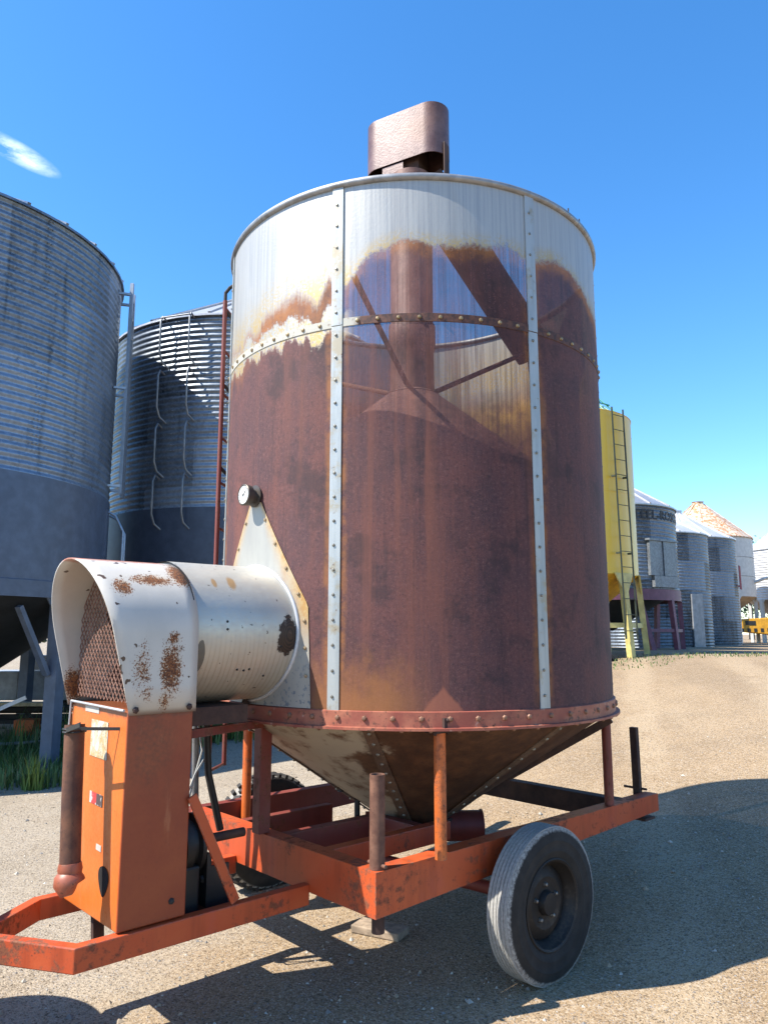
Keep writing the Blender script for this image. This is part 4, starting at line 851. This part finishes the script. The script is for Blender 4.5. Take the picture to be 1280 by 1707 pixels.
tag(place(co, px_+.2, py_+.25, 3, 1.052), 'small grey control box with a black knob on the metal bin', 'control box')
for i in range(3):
    tag(place(MB().tube([(0,0,.35),(.03,.05,.7),(.10,.05,1.0),(.05,0,.65),(.16,-.03,.32),(.22,0,.75)], .018, 6).build('hose', MT['black'], smooth=60), -4.95+.13*i, 13.2, 30*i), 'black looped rubber hose hanging beside the silo leg', 'hose', 'hoses beside the silo leg')
plank(-4.6, 14.2, 8, 2.6, .2, .12, .25, 'long dark timber lying behind the orange fan cabinet', 'timber', MT['dark'], 'timber')
plank(-5.4, 11.6, 30, .9, .1, .03, .15, 'grey board leaning at the foot of the blue grey silo leg', 'board', m_plain('grey_board', (.3,.29,.27), .8))
# bits below the yellow silo
wt_ = thing('white_machine', 'white slatted machine parked behind the yellow silo legs', 'machine', (4.9, 19.5, gz(4.9, 19.5)), rad(-10))
m = MB(); m.box((-.9,-.4,.15),(.75,.4,.72)); m.build('body', wm, wt_, bevel=.02)
for k in range(7): MB().box((-.85, -.416, .2+k*.075), (.7, -.401, .225+k*.075)).build('slat', gbox, wt_)
m = MB(); m.box((-.85,-.3,.73),(-.55,0,1.05)); m.box((-.2,-.3,.73),(.05,0,.95)); m.box((.55,-.3,.73),(.7,.0,.85)); m.build('hopper_top', wm, wt_, bevel=.01)
bo = MB().bar((-.35,0,.62), (.45,0,.02), .35, .05).build('sheet', MT['black']); tag(place(bo, 4.05, 14.9, 15), 'black sheet leaning under the yellow silo', 'sheet')
bo = MB().bar((-.55,0,.32), (.45,0,.03), .06, .05).build('pole', m_plain('pale_pole', (.5,.48,.44), .6)); tag(place(bo, 3.9, 14.6, 10), 'pale pole lying against the black sheet under the yellow silo', 'pole')
dp = MB(); dp.prism([(-.22,0,0),(.22,0,0),(.22,0,1.65),(-.22,0,1.65)], (0,.06,0)); tag(place(dp.build('panel', m_plain('panel_grey', (.34,.36,.39), .5, .3), bevel=.008), 9.85, 23.72, 22), 'narrow grey panel leaning between two corrugated silos', 'panel')

# ------------------------------------------------------------------ vegetation
def leafmat(nm, a, b):
    n = NT(nm); x = n.noise(3, 4, .6); return n.out(n.mix(n.ramp(x, .35, .65), a, b), .6, 0)
gm_ = leafmat('grass_green', (.05,.11,.02), (.12,.20,.04)); ym_ = leafmat('grass_dry', (.20,.20,.06), (.28,.24,.10))
def grass(name, spots, hmin, hmax, mats, seed):
    rg = random.Random(seed); m = MB()
    for (x, y) in spots:
        h = rg.uniform(hmin, hmax); a = rg.uniform(0, 2*pi); ln = rg.uniform(.1, .6)*h; w = rg.uniform(.006, .013); z = gz(x, y)-.01
        dx, dy = cos(a), sin(a); sx, sy = -dy*w, dx*w
        m.add([(x-sx,y-sy,z),(x+sx,y+sy,z),(x+dx*ln*.35+sx*.7,y+dy*ln*.35+sy*.7,z+h*.6),(x+dx*ln*.35-sx*.7,y+dy*ln*.35-sy*.7,z+h*.6),(x+dx*ln,y+dy*ln,z+h)], [(0,1,2,3),(3,2,4)], 0 if rg.random() < .8 else 1)
    return m.build(name, mats)
rg = random.Random(3); sp = []
while len(sp) < 14000:
    x = rg.uniform(-9.5, -2.6); y = rg.uniform(9.0, 13.2); 
    if y > 9.3+.35*sin(x*2.1)+.25*sin(x*5+1): sp.append((x, y))
tag(grass('grass', sp, .10, .30, [gm_, ym_], 1), 'shaded green grass growing round the feet of the left silo', 'grass', kind='stuff')
sp = [(rg.gauss(-2.6, 1.1), rg.gauss(11.6, .25)) for _ in range(3500)]+[(rg.uniform(-3.4, -.2), rg.uniform(11.6, 13.5)) for _ in range(2500)]
tag(grass('tall_grass', sp, .25, .75, [gm_, ym_], 2), 'tall sunlit grass behind the dryer legs under the second silo', 'grass', kind='stuff')
cl = grass('grass_tuft', [(-4.02+rg.gauss(0, .05), 9.02+rg.gauss(0, .04)) for _ in range(70)], .2, .45, [leafmat('tuft_green', (.12,.20,.03), (.20,.28,.06))]*2, 4)
tag(cl, 'bright green tuft of grass alone on the gravel in front of the shaded grass', 'grass tuft')
sp = [(rg.uniform(3.0, 9.5), rg.uniform(13.5, 17.5)) for _ in range(2500)]; sp = [(x, y) for x, y in sp if abs(y-(13.9+.35*(x-3))) < .8+.3*sin(x*3)]
tag(grass('weeds', sp, .02, .07, [gm_, ym_], 5), 'low patchy weeds along the gravel edge below the yellow silo', 'weeds', kind='stuff')
def tree(label, x, y, h, cw, seed, zb=0):
    rg = random.Random(seed); t = thing('tree', label, 'tree', (x, y, gz(x, y))); tr = MB()
    tr.tube([(0,0,0),(.1,.05,h*.3),(.0,.1,h*.7)], [h*.03,h*.022,h*.01], 8)
    for k in range(6):
        a = rg.uniform(0, 2*pi); tr.tube([(.05,.05,h*(.3+.05*k)), (cos(a)*cw*.35, sin(a)*cw*.35, h*(.5+.06*k))], [h*.012,h*.004], 6)
    tr.build('trunk', MT['dark'], t, 60); cr = MB(); cl_ = [(rg.gauss(0, cw*.28), rg.gauss(0, cw*.28), h*rg.uniform(.3, .95)) for _ in range(26)]
    for c in cl_:
        rr_ = cw*rg.uniform(.12, .24)
        for _ in range(110):
            d = Vector((rg.gauss(0,1), rg.gauss(0,1), rg.gauss(0,.8))).normalized()*rr_*rg.uniform(.5, 1); p = Vector(c)+d; s_ = rg.uniform(.08, .2)*h/8; u_ = Vector((rg.gauss(0,1),rg.gauss(0,1),rg.gauss(0,1))).normalized(); w_ = u_.orthogonal().normalized()
            cr.add([p-u_*s_, p+w_*s_*.6, p+u_*s_, p-w_*s_*.6], [(0,1,2,3)])
    cr.build('crown', leafmat('leaf', (.035,.07,.02), (.08,.12,.035)) if 'leaf' not in bpy.data.materials else bpy.data.materials['leaf'], t)
tree('tree top rising between the rusty roofed white silo and the pale silo', 29.0, 60, 7.9, 6, 11)
tree('broad dark tree standing far beyond the pale silo at the right', 34.5, 62, 6.6, 7, 12)
for i, (x, y, h, c_) in enumerate(((-9.5, 24, 4.2, 5.5), (-5.2, 25, 3.8, 5), (-13.5, 22, 4.5, 5))):
    tree(('leafy tree behind the gap left of the big silo legs', 'low leafy tree far behind the second silo', 'leafy tree beyond the left edge behind the big silo')[i], x, y, h, c_, 20+i)

# ------------------------------------------------------------------ loose stones on the gravel
rg = random.Random(9); m = MB()
for i in range(7500):
    d = 2.4+7.5*rg.random()**1.5; a = rad(rg.uniform(-33, 33)); x, y = d*sin(a), d*cos(a); r_ = rg.choice((.004,.005,.006,.007,.009))*rg.uniform(.7, 1.4) if rg.random() < .975 else rg.uniform(.011, .024)
    z = gz(x, y)+.010*sin(x*1.7+y*.6)*sin(y*1.3)+r_*.1; b = rg.uniform(0, pi); e = [rg.uniform(.7, 1.3) for _ in range(6)]
    cb_, sb = cos(b), sin(b)
    m.add([(x+r_*e[0]*cb_, y+r_*e[0]*sb, z), (x-r_*e[1]*sb, y+r_*e[1]*cb_, z), (x-r_*e[2]*cb_, y-r_*e[2]*sb, z), (x+r_*e[3]*sb, y-r_*e[3]*cb_, z), (x, y, z+r_*e[4]*.8), (x, y, z-r_)], [(0,1,4),(1,2,4),(2,3,4),(3,0,4),(1,0,5),(2,1,5),(3,2,5),(0,3,5)], rg.choice((0,0,1,2)))
st_ = m.build('loose_stones', [m_plain('stone_tan', (.42,.33,.23), .9, sc=30), m_plain('stone_pale', (.56,.50,.42), .9, sc=30), m_plain('stone_grey', (.27,.25,.23), .9, sc=30)])
tag(st_, 'small loose stones scattered over the gravel yard', 'stones', kind='stuff')
